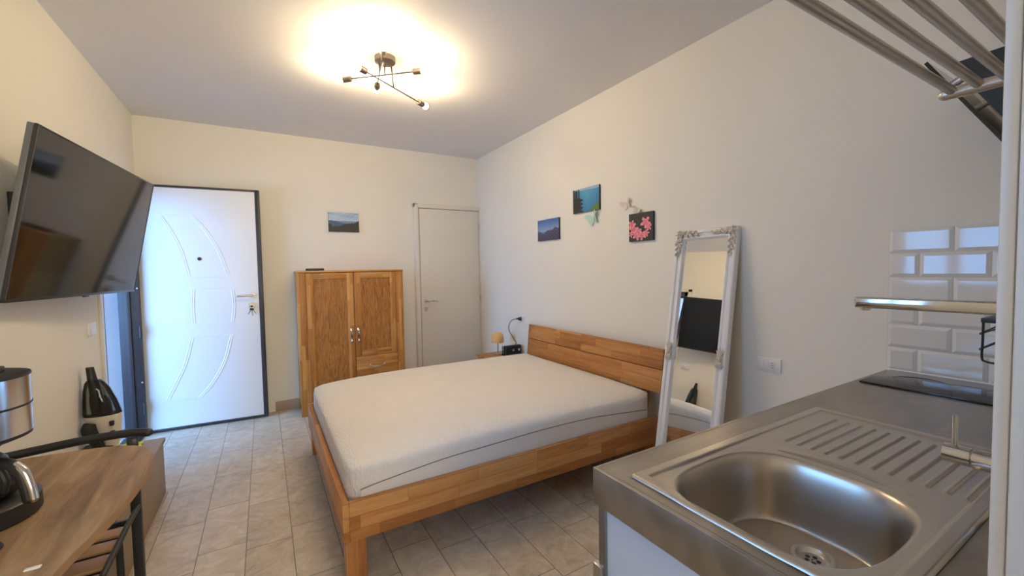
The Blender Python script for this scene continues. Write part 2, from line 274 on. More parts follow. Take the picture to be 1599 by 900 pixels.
# ------------------------------------------------------------------ mesh helpers
class B:
    def __init__(s): s.bm = bmesh.new()
    def box(s, x0, x1, y0, y1, z0, z1, bev=0.0, seg=2):
        r = bmesh.ops.create_cube(s.bm, size=1); vs = r['verts']
        for v in vs:
            v.co = Vector(((x0+x1)/2+v.co.x*(x1-x0), (y0+y1)/2+v.co.y*(y1-y0), (z0+z1)/2+v.co.z*(z1-z0)))
        if bev:
            es = list({e for v in vs for e in v.link_edges})
            bmesh.ops.bevel(s.bm, geom=es, offset=bev, segments=seg, affect='EDGES', profile=0.5)
        return s
    def obox(s, c, ax, ay, az, hx, hy, hz, bev=0.0):
        """oriented box: centre, three unit axes, half sizes"""
        r = bmesh.ops.create_cube(s.bm, size=2); vs = r['verts']; c = Vector(c)
        for v in vs: v.co = c + Vector(ax)*v.co.x*hx + Vector(ay)*v.co.y*hy + Vector(az)*v.co.z*hz
        if bev:
            es = list({e for v in vs for e in v.link_edges}); bmesh.ops.bevel(s.bm, geom=es, offset=bev, segments=2, affect='EDGES', profile=0.5)
        return s
    def cyl(s, p0, p1, r0, r1=None, seg=20, cap=True):
        p0, p1 = Vector(p0), Vector(p1); r1 = r0 if r1 is None else r1
        d = (p1-p0).normalized(); a = d.orthogonal().normalized(); b = d.cross(a)
        A = [s.bm.verts.new(p0+(a*cos(2*pi*i/seg)+b*sin(2*pi*i/seg))*r0) for i in range(seg)]
        Bv = [s.bm.verts.new(p1+(a*cos(2*pi*i/seg)+b*sin(2*pi*i/seg))*r1) for i in range(seg)]
        for i in range(seg): s.bm.faces.new((A[i], A[(i+1) % seg], Bv[(i+1) % seg], Bv[i]))
        if cap: s.bm.faces.new(A[::-1]); s.bm.faces.new(Bv)
        return s
    def tube(s, pts, r, seg=10, flat=None, closed=False, rounded=False):
        P = [Vector(p) for p in pts]; n = len(P); rings = []
        nrm = None
        for i in range(n):
            if closed: t = (P[(i+1) % n]-P[i-1]).normalized()
            else: t = (P[min(i+1, n-1)]-P[max(i-1, 0)]).normalized()
            if nrm is None: nrm = t.orthogonal().normalized()
            nrm = (nrm-t*nrm.dot(t)).normalized(); b = t.cross(nrm)
            rr = r[i] if isinstance(r, (list, tuple)) else r
            rings.append([s.bm.verts.new(P[i]+(nrm*cos(2*pi*k/seg)+b*sin(2*pi*k/seg))*rr) for k in range(seg)])
        m = n if closed else n-1
        for i in range(m):
            A, D = rings[i], rings[(i+1) % n]
            for k in range(seg): s.bm.faces.new((A[k], A[(k+1) % seg], D[(k+1) % seg], D[k]))
        if not closed: s.bm.faces.new(rings[0][::-1]); s.bm.faces.new(rings[-1])
        if rounded:
            rr = r[0] if isinstance(r, (list, tuple)) else r; s.sph(P[0], rr); 
            rr = r[-1] if isinstance(r, (list, tuple)) else r; s.sph(P[-1], rr)
        return s
    def lathe(s, prof, c=(0, 0, 0), seg=32, axis=(0, 0, 1), sx=1.0, sy=1.0):
        c = Vector(c); d = Vector(axis).normalized()
        if abs(d.z) > 0.999: a, b = Vector((1, 0, 0)), Vector((0, 1, 0))*(1 if d.z > 0 else -1)
        else: a = d.orthogonal().normalized(); b = d.cross(a)
        rings = []
        for r, z in prof:
            if r < 1e-6: rings.append([s.bm.verts.new(c+d*z)])
            else: rings.append([s.bm.verts.new(c+d*z+(a*cos(2*pi*k/seg)*sx+b*sin(2*pi*k/seg)*sy)*r) for k in range(seg)])
        for A, D in zip(rings, rings[1:]):
            for k in range(seg):
                k2 = (k+1) % seg
                if len(A) == 1 and len(D) == 1: continue
                if len(A) == 1: s.bm.faces.new((A[0], D[k2], D[k]))
                elif len(D) == 1: s.bm.faces.new((A[k], A[k2], D[0]))
                else: s.bm.faces.new((A[k], A[k2], D[k2], D[k]))
        return s
    def sph(s, c, r, seg=16, sc=(1, 1, 1)):
        q = bmesh.ops.create_uvsphere(s.bm, u_segments=seg, v_segments=max(6, seg//2), radius=r)
        for v in q['verts']: v.co = Vector((v.co.x*sc[0], v.co.y*sc[1], v.co.z*sc[2]))+Vector(c)
        return s
    def prism(s, poly, axis, d0, d1):
        """poly: 2D points in the plane across 'axis'"""
        def P(a, b, d): return {'x': (d, a, b), 'y': (a, d, b), 'z': (a, b, d)}[axis]
        A = [s.bm.verts.new(P(a, b, d0)) for a, b in poly]; D = [s.bm.verts.new(P(a, b, d1)) for a, b in poly]; n = len(poly)
        for i in range(n): s.bm.faces.new((A[i], A[(i+1) % n], D[(i+1) % n], D[i]))
        s.bm.faces.new(A[::-1]); s.bm.faces.new(D); return s
    def quad(s, a, b, c, d):
        s.bm.faces.new([s.bm.verts.new(p) for p in (a, b, c, d)]); return s

def root_loc(p):
    while p.parent: p = p.parent
    return Vector(p.location)
def obj(name, b, m, parent=None, raw=False, loc=None, angle=0.6, mats=None):
    bm = b.bm if isinstance(b, B) else b
    off = Vector((0, 0, 0))
    if parent is not None and not raw: off = root_loc(parent)
    if parent is None and loc is not None: off = Vector(loc)
    for v in bm.verts: v.co -= off
    bmesh.ops.recalc_face_normals(bm, faces=bm.faces)
    for f in bm.faces: f.smooth = True
    for e in bm.edges:
        if len(e.link_faces) == 2 and e.calc_face_angle(0) > angle: e.smooth = False
    me = bpy.data.meshes.new(name); bm.to_mesh(me); bm.free()
    o = bpy.data.objects.new(name, me); C.objects.link(o)
    for mm in (mats or [m]): me.materials.append(mm)
    if parent is not None: o.parent = parent
    elif loc is not None: o.location = loc
    return o
def tag(o, label, cat, group=None):
    o['label'] = label; o['category'] = cat
    if group: o['group'] = group
    return o
def thing(name, label, cat, loc, group=None):
    o = bpy.data.objects.new(name, None); C.objects.link(o); o.location = loc; o.empty_display_size = 0.05
    return tag(o, label, cat, group)
def struct(o): o['kind'] = 'structure'; return o
def smooth_curve(pts, n=8):
    P = [Vector(p) for p in pts]; out = []
    for i in range(len(P)-1):
        p0, p1, p2, p3 = P[max(i-1, 0)], P[i], P[i+1], P[min(i+2, len(P)-1)]
        for k in range(n):
            t = k/n; out.append(0.5*((2*p1)+(p2-p0)*t+(2*p0-5*p1+4*p2-p3)*t*t+(3*p1-p0-3*p2+p3)*t**3))
    out.append(P[-1]); return out

# ------------------------------------------------------------------ room shell
T = 0.30
struct(obj('floor', B().box(XL-T, XR+0.2, YF-0.2, YB+0.2, -0.12, 0), FLOOR))
struct(obj('ceiling', B().box(XL-T, XR+0.2, YF-0.2, YB+0.2, H, H+0.12), CEIL))
struct(obj('wall_right', B().box(XR, XR+0.2, YF-0.2, YB+0.2, 0, H), WALL))
struct(obj('wall_back', B().box(XL-T, XR, YB, YB+0.2, 0, H), WALL))
struct(obj('wall_front', B().box(XL-T, FX0, YF-0.2, YF, 0, H).box(FX1, XR, YF-0.2, YF, 0, H).box(FX0, FX1, YF-0.2, YF, 0, FZ0).box(FX0, FX1, YF-0.2, YF, FZ1, H), WALL))
w2 = struct(obj('window_2', B().box(FX0, FX0+0.05, YF-0.12, YF-0.06, FZ0, FZ1, 0.003).box(FX1-0.05, FX1, YF-0.12, YF-0.06, FZ0, FZ1, 0.003).box(FX0, FX1, YF-0.12, YF-0.06, FZ0, FZ0+0.05, 0.003)
     .box(FX0, FX1, YF-0.12, YF-0.06, FZ1-0.05, FZ1, 0.003).box((FX0+FX1)/2-0.04, (FX0+FX1)/2+0.04, YF-0.11, YF-0.05, FZ0, FZ1, 0.003), WHITE_PLASTIC))
obj('pane', B().box(FX0+0.03, FX1-0.03, YF-0.092, YF-0.088, FZ0+0.03, FZ1-0.03), PANE, w2)
b = B()
b.box(XL-T, XL, YF, WY0, 0, H); b.box(XL-T, XL, WY0, WY1, 0, WZ0); b.box(XL-T, XL, WY0, WY1, WZ1, H)
b.box(XL-T, XL, WY1, DY0, 0, H); b.box(XL-T, XL, DY0, DY1, DZ, H); b.box(XL-T, XL, DY1, YB, 0, H)
struct(obj('wall_left', b, WALL))
JX = 0.62
struct(obj('wall_kitchen', B().box(JX+0.03, XR, -0.02, 0.112, 0, H), WALL))
j = struct(obj('trim_1', B().box(JX, JX+0.03, 0.1022, 0.1135, 0, 2.70, 0.002), WHITE_DOOR))
struct(obj('trim_2', B().box(JX-0.006, JX+0.03, -0.03, 0.1008, 0, 2.70, 0.0025), WHITE_DOOR))
# skirting
struct(obj('baseboard_back', B().box(0.052, 1.505, 4.757, YB, 0, 0.098, 0.002), SKIRT))
struct(obj('baseboard_right', B().box(2.327, XR, 0.745, YB-0.03, 0, 0.098, 0.002), SKIRT))
struct(obj('baseboard_left', B().box(XL, XL+0.013, 1.75, DY0-0.07, 0, 0.098, 0.002), SKIRT))
# outside ground in front of the entrance
struct(obj('ground', B().box(-5.5, XL-T, 0.0, 8.0, -0.14, -0.02), RENDER_AND_SHADE))

struct(obj('wall_outside', B().box(-3.6, XL-T, 4.76, 4.96, -0.1, 3.2), RENDER_AND_SHADE))
struct(obj('shade_roof_outside', B().box(-2.6, XL-T, 2.2, 4.96, 2.62, 2.75), RENDER_AND_SHADE))  # added porch roof, keeps sky light off the outside wall
# window in the left wall
win = struct(obj('window_1', B().box(XL-0.12, XL-0.06, WY0, WY0+0.05, WZ0, WZ1, 0.003).box(XL-0.12, XL-0.06, WY1-0.05, WY1, WZ0, WZ1, 0.003)
     .box(XL-0.12, XL-0.06, WY0, WY1, WZ0, WZ0+0.05, 0.003).box(XL-0.12, XL-0.06, WY0, WY1, WZ1-0.05, WZ1, 0.003)
     .box(XL-0.11, XL-0.05, (WY0+WY1)/2-0.04, (WY0+WY1)/2+0.04, WZ0, WZ1, 0.003), WHITE_PLASTIC))
obj('pane', B().box(XL-0.092, XL-0.088, WY0+0.03, WY1-0.03, WZ0+0.03, WZ1-0.03), PANE, win)
obj('sill', B().box(XL-0.06, XL+0.025, WY0-0.03, WY1+0.03, WZ0-0.02, WZ0+0.004, 0.003), SKIRT, win)

# interior door (right end of the back wall)
d1 = struct(obj('door_1', B().box(1.569, 2.325, 4.742, 4.768, 0.006, 2.098, 0.002), WHITE_DOOR))
b = B().box(1.505, 1.562, 4.738, YB, 0, 2.152, 0.003).box(2.330, XR-0.001, 4.738, YB, 0, 2.152, 0.002).box(1.505, XR-0.001, 4.738, YB, 2.104, 2.152, 0.003)
b.box(1.514, 1.556, 4.734, 4.74, 0, 2.143, 0.001)
obj('door_frame', b, WHITE_DOOR, d1)
h = obj('door_handle', B().cyl((1.625, 4.742, 1.02), (1.625, 4.735, 1.02), 0.024, seg=24).cyl((1.625, 4.74, 1.02), (1.625, 4.69, 1.02), 0.009)
    .tube(smooth_curve([(1.625, 4.69, 1.02), (1.64, 4.686, 1.02), (1.70, 4.686, 1.022), (1.748, 4.688, 1.016)], 5), 0.008, rounded=True), SATIN, d1)
obj('keyhole_plate', B().cyl((1.622, 4.742, 0.925), (1.622, 4.736, 0.925), 0.024, seg=24).cyl((1.622, 4.737, 0.925), (1.622, 4.734, 0.925), 0.008), SATIN, d1)
for z in (1.91, 1.03, 0.22): obj('hinge', B().cyl((2.328, 4.733, z-0.035), (2.328, 4.733, z+0.035), 0.007), SATIN, d1)

# entrance door, opened against the back wall
A2, B2 = Vector((-0.925, 4.70, 0)), Vector((-0.012, 4.63, 0))
ux = (B2-A2).normalized(); uy = Vector((-ux.y, ux.x, 0)); LW = (B2-A2).length
def lf(s_, d_, z_): return A2+ux*s_+uy*d_+Vector((0, 0, z_))   # d_ into the wall
def lbox(b, s0, s1, dd0, dd1, z0, z1, bev=0.0):
    b.obox(lf((s0+s1)/2, (dd0+dd1)/2, (z0+z1)/2), ux, uy, (0, 0, 1), (s1-s0)/2, (dd1-dd0)/2, (z1-z0)/2, bev); return b
b = lbox(B(), 0.0, LW-0.035, 0.0, 0.012, 0.030, 2.138, 0.002)
d2 = struct(obj('door_2', b, WHITE_LEAF))
b = B(); lbox(b, 0.0, LW, 0.012, 0.055, 0.012, 2.158); lbox(b, LW-0.036, LW-0.002, -0.004, 0.014, 0.012, 2.158, 0.002)
lbox(b, 0, LW-0.03, -0.004, 0.014, 2.139, 2.158, 0.002); lbox(b, 0, LW-0.03, -0.004, 0.014, 0.012, 0.029, 0.002)
lbox(b, LW-0.010, LW, -0.004, 0.0, 0.5, 1.7, 0.001)
obj('steel_edge', b, FRAME_METAL, d2)
def leafcurve(pts, wd=0.015, hh=0.004):
    """raised double moulding following pts on the leaf"""
    P = smooth_curve([(p[0], p[1], 0) for p in pts], 8); b = B(); rows = []
    for i, q in enumerate(P):
        t = (P[min(i+1, len(P)-1)]-P[max(i-1, 0)]).normalized(); n = Vector((t.y, -t.x, 0)); row = []
        for k in range(9):
            a = k/8*2-1; hgt = hh*(max(0, 1-abs(abs(a)-0.5)*2.2)**0.6 if abs(a) < 1 else 0)
            e = min(1, min(i, len(P)-1-i)/2.0); qq = q+n*a*wd
            row.append(b.bm.verts.new(lf(qq.x, -0.0005-hgt*e, qq.y)))
        rows.append(row)
    for r0, r1 in zip(rows, rows[1:]):
        for k in range(8): b.bm.faces.new((r0[k], r0[k+1], r1[k+1], r1[k]))
    return b
mould = [[(0.169, 1.899), (0.251, 1.742), (0.313, 1.569), (0.355, 1.354)], [(0.389, 1.908), (0.497, 1.76), (0.585, 1.582), (0.652, 1.347)],
    [(0.382, 1.248), (0.370, 1.09), (0.375, 0.934)], [(0.672, 1.250), (0.682, 1.09), (0.664, 0.931)],
    [(0.353, 0.813), (0.304, 0.608), (0.235, 0.438), (0.158, 0.276)], [(0.653, 0.821), (0.588, 0.576), (0.483, 0.378), (0.382, 0.262)]]
for mpts in mould: obj('moulding', leafcurve(mpts), WHITE_LEAF, d2, angle=2)
for mpts in ([(0.185, 1.90), (0.38, 1.905)], [(0.37, 1.36), (0.63, 1.35)], [(0.40, 1.25), (0.66, 1.252)], [(0.39, 0.933), (0.65, 0.931)], [(0.37, 0.815), (0.64, 0.822)], [(0.17, 0.272), (0.37, 0.262)]):
    obj('moulding', leafcurve(mpts, 0.008, 0.0025), WHITE_LEAF, d2, angle=2)
def lcyl(b, s_, z_, d0, d1, r, seg=24): return b.cyl(lf(s_, d0, z_), lf(s_, d1, z_), r, seg=seg)
obj('peephole', lcyl(lcyl(B(), 0.436, 1.518, 0.0, -0.006, 0.015), 0.436, 1.518, -0.006, -0.008, 0.009), FRAME_METAL, d2)
b = lcyl(lcyl(B(), 0.832, 1.176, 0, -0.009, 0.025), 0.832, 1.176, 0, -0.05, 0.010); b.tube([lf(0.832, -0.05, 1.176), lf(0.80, -0.054, 1.176), lf(0.715, -0.052, 1.171)], 0.0095, rounded=True)
obj('door_handle', b, SATIN, d2)
b = lcyl(lcyl(B(), 0.822, 1.080, 0, -0.012, 0.030), 0.822, 1.080, -0.012, -0.02, 0.014)
lock = obj('lock_cylinder', b, SATIN, d2)
b = B().tube([lf(0.822+0.017*cos(a), -0.03, 1.062+0.017*sin(a)) for a in [2*pi*k/20 for k in range(20)]], 0.0018, closed=True, seg=6)
lcyl(b, 0.822, 1.072, -0.018, -0.034, 0.010)
for a, L_ in ((-0.5, 0.05), (0.05, 0.06), (0.55, 0.05)):
    c0 = Vector((0.822+sin(a)*0.012, 1.045)); c1 = c0+Vector((sin(a), -cos(a)))*L_
    b.tube([lf(c0.x, -0.03, c0.y), lf(c1.x, -0.03, c1.y)], 0.0035, seg=6); lcyl(b, c0.x, c0.y, -0.027, -0.033, 0.011, 12)
obj('key_bunch', b, CHROME, lock)

# dark steel frame set in the opening
fr = struct(obj('door_3', B().box(XL-0.13, XL+0.006, DY1-0.060, DY1, 0, DZ, 0.003).box(XL-0.085, XL-0.05, DY1-0.075, DY1-0.058, 0, DZ-0.05, 0.003), FRAME_METAL))
b = B().box(XL-0.13, XL+0.006, DY0, DY0+0.055, 0, DZ, 0.003).box(XL-0.13, XL+0.006, DY0, DY1, DZ-0.055, DZ, 0.003).box(XL-0.085, XL-0.05, DY0+0.05, DY1-0.05, DZ-0.075, DZ-0.05, 0.003)
obj('frame_rail', b, FRAME_METAL, fr)
obj('reveal_shade', B().box(XL-T-0.01, XL-0.131, DY1-0.012, DY1+0.001, 0, DZ), RENDER_AND_SHADE, fr)  # sheet over the pale far reveal, with its shade put into the colour
obj('threshold', B().box(XL-0.14, XL-0.01, DY0+0.05, DY1-0.06, 0, 0.012, 0.002), FRAME_METAL, fr)
b = B()
for z in (0.45, 0.62, 1.10, 1.28): b.cyl((XL-0.03, DY1-0.0605, z), (XL-0.03, DY1-0.064, z), 0.009, seg=16)
obj('strike_hole', b, BLACK_METAL, fr)
b = B()
for z in (0.47, 1.27): b.box(XL-0.006, XL+0.004, DY1-0.066, DY1-0.059, z-0.006, z+0.006, 0.001)
obj('bolt', b, SATIN, fr)
b = B()
for z in (0.25, 0.9): b.cyl((XL+0.006, DY1-0.07, z-0.05), (XL+0.006, DY1-0.07, z+0.05), 0.009)
obj('hinge', b, FRAME_METAL, fr)
obj('casing', B().box(XL, XL+0.014, DY0-0.05, DY0, 0, DZ+0.045, 0.002).box(XL, XL+0.014, DY0-0.05, DY1+0.03, DZ, DZ+0.045, 0.002), WHITE_DOOR, fr)

# ------------------------------------------------------------------ bed
bed = thing('bed', 'solid oak double bed frame with headboard against the right wall', 'bed', (1.26, 2.72, 0))
BX0, BX1, BY0, BY1 = 0.252, 2.235, 1.895, 3.545
obj('side_rail', B().box(BX0+0.028, BX1, BY0, BY0+0.028, 0.198, 0.374, 0.003), OAK_XZ, bed)
obj('side_rail', B().box(BX0+0.028, BX1, BY1-0.028, BY1, 0.198, 0.374, 0.003), OAK_XZ, bed)
obj('foot_rail', B().box(BX0, BX0+0.028, BY0, BY1, 0.198, 0.374, 0.003), OAK_YZ, bed)
for x in (BX0+0.012, BX1-0.10):
    for y in (BY0+0.010, BY1-0.095):
        obj('leg', B().box(x, x+0.085, y, y+0.085, 0, 0.199, 0.004), OAK_ZX, bed)
obj('bed_base', B().box(BX0+0.03, BX1, BY0+0.03, BY1-0.03, 0.26, 0.285), OAK_XZ, bed)
lean = 0.10
def hboard(z0, z1):
    b = B(); b.obox((2.252+lean*((z0+z1)/2-0.5), (BY0+BY1)/2-0.012, (z0+z1)/2), (cos(lean), 0, -sin(lean)), (0, 1, 0), (sin(lean), 0, cos(lean)), 0.012, (BY1-BY0)/2+0.0, (z1-z0)/2, 0.003); return b
obj('headboard_panel', hboard(0.685, 0.822), OAK_YZ, bed)
obj('headboard_panel', hboard(0.525, 0.682), OAK_YZ, bed)
for y in (BY0+0.15, BY1-0.22):
    obj('headboard_post', B().obox((2.274+lean*0.02, y, 0.49), (cos(lean), 0, -sin(lean)), (0, 1, 0), (sin(lean), 0, cos(lean)), 0.012, 0.03, 0.30, 0.002), OAK_ZX, bed)

# mattress
def mattress_bm():
    b = B(); x0, x1, y0, y1, z0, z1 = BX0+0.032, BX1-0.005, BY0+0.032, BY1-0.032, 0.287, 0.548
    nx, ny, nz = 60, 50, 14
    r = 0.055
    bm = b.bm; grid = {}
    cx, cy, cz = (x0+x1)/2, (y0+y1)/2, (z0+z1)/2; hx, hy, hz = (x1-x0)/2, (y1-y0)/2, (z1-z0)/2
    bmesh.ops.create_cube(bm, size=2)
    bmesh.ops.subdivide_edges(bm, edges=bm.edges[:], cuts=29, use_grid_fill=True)
    for v in bm.verts:
        q = Vector((v.co.x*hx, v.co.y*hy, v.co.z*hz))
        # remap so points crowd towards the rounded edges
        for i, hh in enumerate((hx, hy, hz)):
            t = v.co[i]; q[i] = math.copysign(hh*(1-(1-abs(t))**1.0), t)
        inner = Vector((max(-hx+r, min(hx-r, q.x)), max(-hy+r, min(hy-r, q.y)), max(-hz+r, min(hz-r, q.z))))
        d = q-inner
        # corner radius larger in plan
        if d.length > 1e-6:
            ds = d.normalized(); q = inner+ds*r if d.length > r else q
            dd = Vector((d.x/r, d.y/r, d.z/r)); q = inner+dd.normalized()*r*min(1, max(abs(dd.x), abs(dd.y), abs(dd.z)))
        # plan corner rounding
        rc = 0.10; ix = max(-hx+rc, min(hx-rc, q.x)); iy = max(-hy+rc, min(hy-rc, q.y)); e = Vector((q.x-ix, q.y-iy))
        if e.length > rc: e = e.normalized()*rc; q.x, q.y = ix+e.x, iy+e.y
        top = max(0, q.z/hz)
        fx, fy = q.x/hx, q.y/hy
        q.z += top*(0.028*(1-fx**4)*(1-fy**4) - 0.030*(max(0, -fx)**3) - 0.012*max(0, -fy)**4)
        # soft wrinkles on the flanks
        if abs(fy) > 0.85 or abs(fx) > 0.9:
            wv = 0.0018*sin(q.x*61+q.y*47)+0.0014*sin(q.x*113+1.3)
            if abs(fy) > 0.85: q.y += wv*top
            else: q.x += wv*top
        v.co = q+Vector((cx, cy, cz))
    return b
mt = thing('mattress', 'white quilted mattress lying in the oak bed frame', 'mattress', (1.24, 2.72, 0.287))
obj('mattress_body', mattress_bm(), MATTRESS, mt, angle=3)
yz = BY0+0.0305
zp = smooth_curve([(0.335, yz, 0.404), (0.433, yz, 0.419), (0.722, yz, 0.447), (0.978, yz, 0.457), (1.357, yz, 0.468), (1.673, yz, 0.464), (1.845, yz, 0.452), (2.16, yz, 0.425)], 8)
obj('zip', B().tube(zp, 0.0024, seg=6), SEAM, mt)
b = B()
rows = [[b.bm.verts.new((p.x, yz+0.0005, 0.30+(p.z-0.30)*k/4)) for k in range(5)] for p in zp]
for r0, r1 in zip(rows, rows[1:]):
    for k in range(4): b.bm.faces.new((r0[k], r0[k+1], r1[k+1], r1[k]))
for v in b.bm.verts: v.co.y -= 0.0012
obj('border', b, MATTRESS_LOW, mt, angle=3)

# ------------------------------------------------------------------ cabinet
cab = thing('wardrobe_cabinet', 'oak two-door cabinet with a drawer, standing between the two doors', 'cabinet', (0.762, 4.58, 0))
CX0, CX1, CY0, CY1, CT = 0.262, 1.262, 4.41, 4.752, 1.395
b = B().box(CX0+0.006, CX0+0.028, CY0+0.02, CY1, 0.08, CT-0.018).box(CX1-0.028, CX1-0.006, CY0+0.02, CY1, 0.08, CT-0.018).box(CX0+0.02, CX1-0.02, CY1-0.012, CY1, 0.08, CT-0.018)
b.box(CX0+0.02, CX1-0.02, CY0+0.03, CY1, 0.09, 0.11)
obj('body', b, CAB_ZX, cab)
obj('top', B().box(CX0-0.004, CX1+0.004, CY0-0.008, CY1+0.004, CT-0.018, CT, 0.003), CAB_XY, cab)
for x in (CX0, CX1-0.072):
    obj('corner_post', B().box(x, x+0.072, CY0, CY0+0.03, 0.0, CT-0.018, 0.003), CAB_ZX, cab)
    xx = CX0 if x == CX0 else CX1-0.03
    obj('back_leg', B().box(xx, xx+0.03, CY1-0.04, CY1, 0, 0.10, 0.002), CAB_ZX, cab)
def fdoor(x0, x1, z0, z1, hx):
    dr = obj('door', B().box(x0, x0+0.062, CY0-0.002, CY0+0.02, z0, z1, 0.002).box(x1-0.062, x1, CY0-0.002, CY0+0.02, z0, z1, 0.002), CAB_ZX, cab)
    for za in (z1-0.058, z0): obj('door_rail', B().box(x0+0.062, x1-0.062, CY0-0.002, CY0+0.019, za, za+0.058, 0.002), CAB_XZ, dr)
    obj('door_panel', B().box(x0+0.058, x1-0.058, CY0+0.007, CY0+0.014, z0+0.05, z1-0.05), CAB_PANEL, dr)
    b = B().box(hx-0.011, hx+0.011, CY0-0.006, CY0-0.001, 0.725, 0.815, 0.002)
    b.sph((hx, CY0-0.012, 0.79), 0.010).tube(smooth_curve([(hx, CY0-0.010, 0.785), (hx, CY0-0.022, 0.76), (hx, CY0-0.020, 0.72), (hx, CY0-0.014, 0.69)], 5), [0.004]*15+[0.006], seg=8)
    b.lathe([(0, -0.025), (0.009, -0.018), (0.011, -0.004), (0.006, 0.012), (0.004, 0.02)], (hx, CY0-0.016, 0.695), 14)
    obj('handle', b, CHROME, dr)
fdoor(0.336, 0.766, 0.11, 1.372, 0.735)
fdoor(0.770, 1.188, 0.527, 1.372, 0.800)
for z0, z1 in ((0.322, 0.523), (0.112, 0.318)):
    dr = obj('drawer', B().box(0.770, 1.188, CY0-0.002, CY0+0.02, z0, z1, 0.003), CAB_XZ, cab)
    zc = (z0+z1)/2-0.01
    obj('handle', B().tube(smooth_curve([(0.905, CY0-0.001, zc+0.01), (0.925, CY0-0.018, zc), (0.975, CY0-0.024, zc-0.004), (1.025, CY0-0.018, zc), (1.045, CY0-0.001, zc+0.01)], 5), 0.0055, seg=8)
        .sph((0.905, CY0-0.003, zc+0.01), 0.010).sph((1.045, CY0-0.003, zc+0.01), 0.010), SATIN, dr)
rt = thing('set_top_box', 'small flat black box lying on the oak cabinet', 'media box', (0.43, 4.52, CT))
obj('body', B().box(0.352, 0.508, 4.45, 4.57, CT+0.001, CT+0.022, 0.006), BLACK_PLASTIC, rt)

# ------------------------------------------------------------------ pictures
def attr_mat(name):
    m, nt, p = newmat(name); a = N(nt, 'ShaderNodeVertexColor'); a.layer_name = 'Col'
    nt.links.new(a.outputs[0], p.inputs['Base Color']); p.inputs['Roughness'].default_value = 0.5; return m
PRINT = attr_mat('printed_canvas')
EDGE = mat('dark_canvas_edge', (0.03, 0.035, 0.045), 0.6, var=0.2)
def nz(x, y, s=0):
    return (sin(x*12.3+s)*cos(y*9.1+s*2)+sin(x*31.7+y*27.1+s)*0.5+sin(x*71+y*-53+s*3)*0.3)/1.8
def canvas(name, label, face, fn, nx=60, ny=44, depth=0.018, group='small canvas prints on the walls'):
    """face(u,v,d) -> world point, u to the right, v up, d out of the wall"""
    c = thing(name, label, 'picture', face(0.5, 0.5, 0), group)
    b = B()
    P = [face(u, v, d) for d in (0.001, depth-0.001) for u, v in ((0, 0), (1, 0), (1, 1), (0, 1))]
    V = [b.bm.verts.new(p) for p in P]
    for q in ((0, 1, 5, 4), (1, 2, 6, 5), (2, 3, 7, 6), (3, 0, 4, 7), (0, 3, 2, 1), (4, 5, 6, 7)): b.bm.faces.new([V[i] for i in q])
    obj('stretcher_frame', b, EDGE, c)
    bm = bmesh.new(); lay = bm.loops.layers.float_color.new('Col')
    g = [[bm.verts.new(face(i/nx, j/ny, depth)) for i in range(nx+1)] for j in range(ny+1)]
    for j in range(ny):
        for i in range(nx):
            f = bm.faces.new((g[j][i], g[j][i+1], g[j+1][i+1], g[j+1][i])); col = fn((i+0.5)/nx, (j+0.5)/ny)
            for l in f.loops: l[lay] = (*srgb(*[max(0, min(255, k)) for k in col]), 1)
    o = obj('printed_image', bm, PRINT, c, angle=3)
    return c
def lerp(a, b, t): t = max(0, min(1, t)); return tuple(a[i]+(b[i]-a[i])*t for i in range(3))
def pic_coast(u, v):
    hill = 0.30+0.28*max(0, (u-0.35))/0.65+0.05*nz(u*0.8, 0.3)
    hill = max(hill, 0.42-0.9*abs(u-0.02)) if u < 0.1 else hill
    far = 0.50+0.10*(1-u)*sin(u*6+1)
    if v < hill: return lerp((20, 24, 22), (62, 66, 54), 0.5+nz(u*5, v*6))
    if v < far and u < 0.7: return (66, 92, 126)
    if v < 0.56: return (104, 132, 164)
    t = (v-0.56)/0.44; cl = 0.5+0.5*nz(u*0.5+v*0.8, v*1.6, 2)
    return lerp((176, 198, 220), lerp((96, 140, 190), (206, 214, 224), cl), t)
def pic_mount(u, v):
    r = 0.36+0.30*max(0, u-0.25)+0.05*sin(u*17)+0.03*nz(u, 0)
    r2 = 0.46+0.05*sin(u*9+2)
    if v < r*1.0: return lerp((44, 46, 66), (92, 92, 122), 0.4+0.6*nz(u*3, v*4, 1)+v*0.4)
    if v < r2: return (96, 116, 158)
    return lerp((140, 166, 204), (60, 96, 160), (v-0.45)/0.55)
def pic_lake(u, v):
    left = v < 0.98 and u < 0.36+0.05*sin(v*40)-0.28*max(0, v-0.55)*1.6
    tree = (abs(u-0.24) < 0.035*(1.25-v)+0.008 and v < 0.97) or (abs(u-0.13) < 0.05 and v < 0.95) or (u < 0.06 and v < 0.99)
    if left and v < 0.62 or tree: return lerp((24, 28, 26), (66, 66, 56), 0.35+0.7*nz(u*4, v*5, 3))
    if u > 0.68 and v < 0.05+0.30*(u-0.68)/0.32+0.04*nz(u*6, v): return lerp((70, 100, 40), (120, 140, 60), 0.5+nz(u*8, v*8))
    if v > 0.93-0.05*u: return (150, 180, 200)
    return lerp((26, 92, 150), (88, 160, 196), 0.55*v+0.5*(1-abs(u-0.55)*1.5)+0.1*nz(u, v*6))
FL = [(0.13, 0.62, 0.17), (0.70, 0.64, 0.22), (0.82, 0.46, 0.13), (0.20, 0.42, 0.20), (0.34, 0.22, 0.20), (0.55, 0.20, 0.19), (0.40, 0.36, 0.15), (0.72, 0.26, 0.13), (0.10, 0.26, 0.12)]
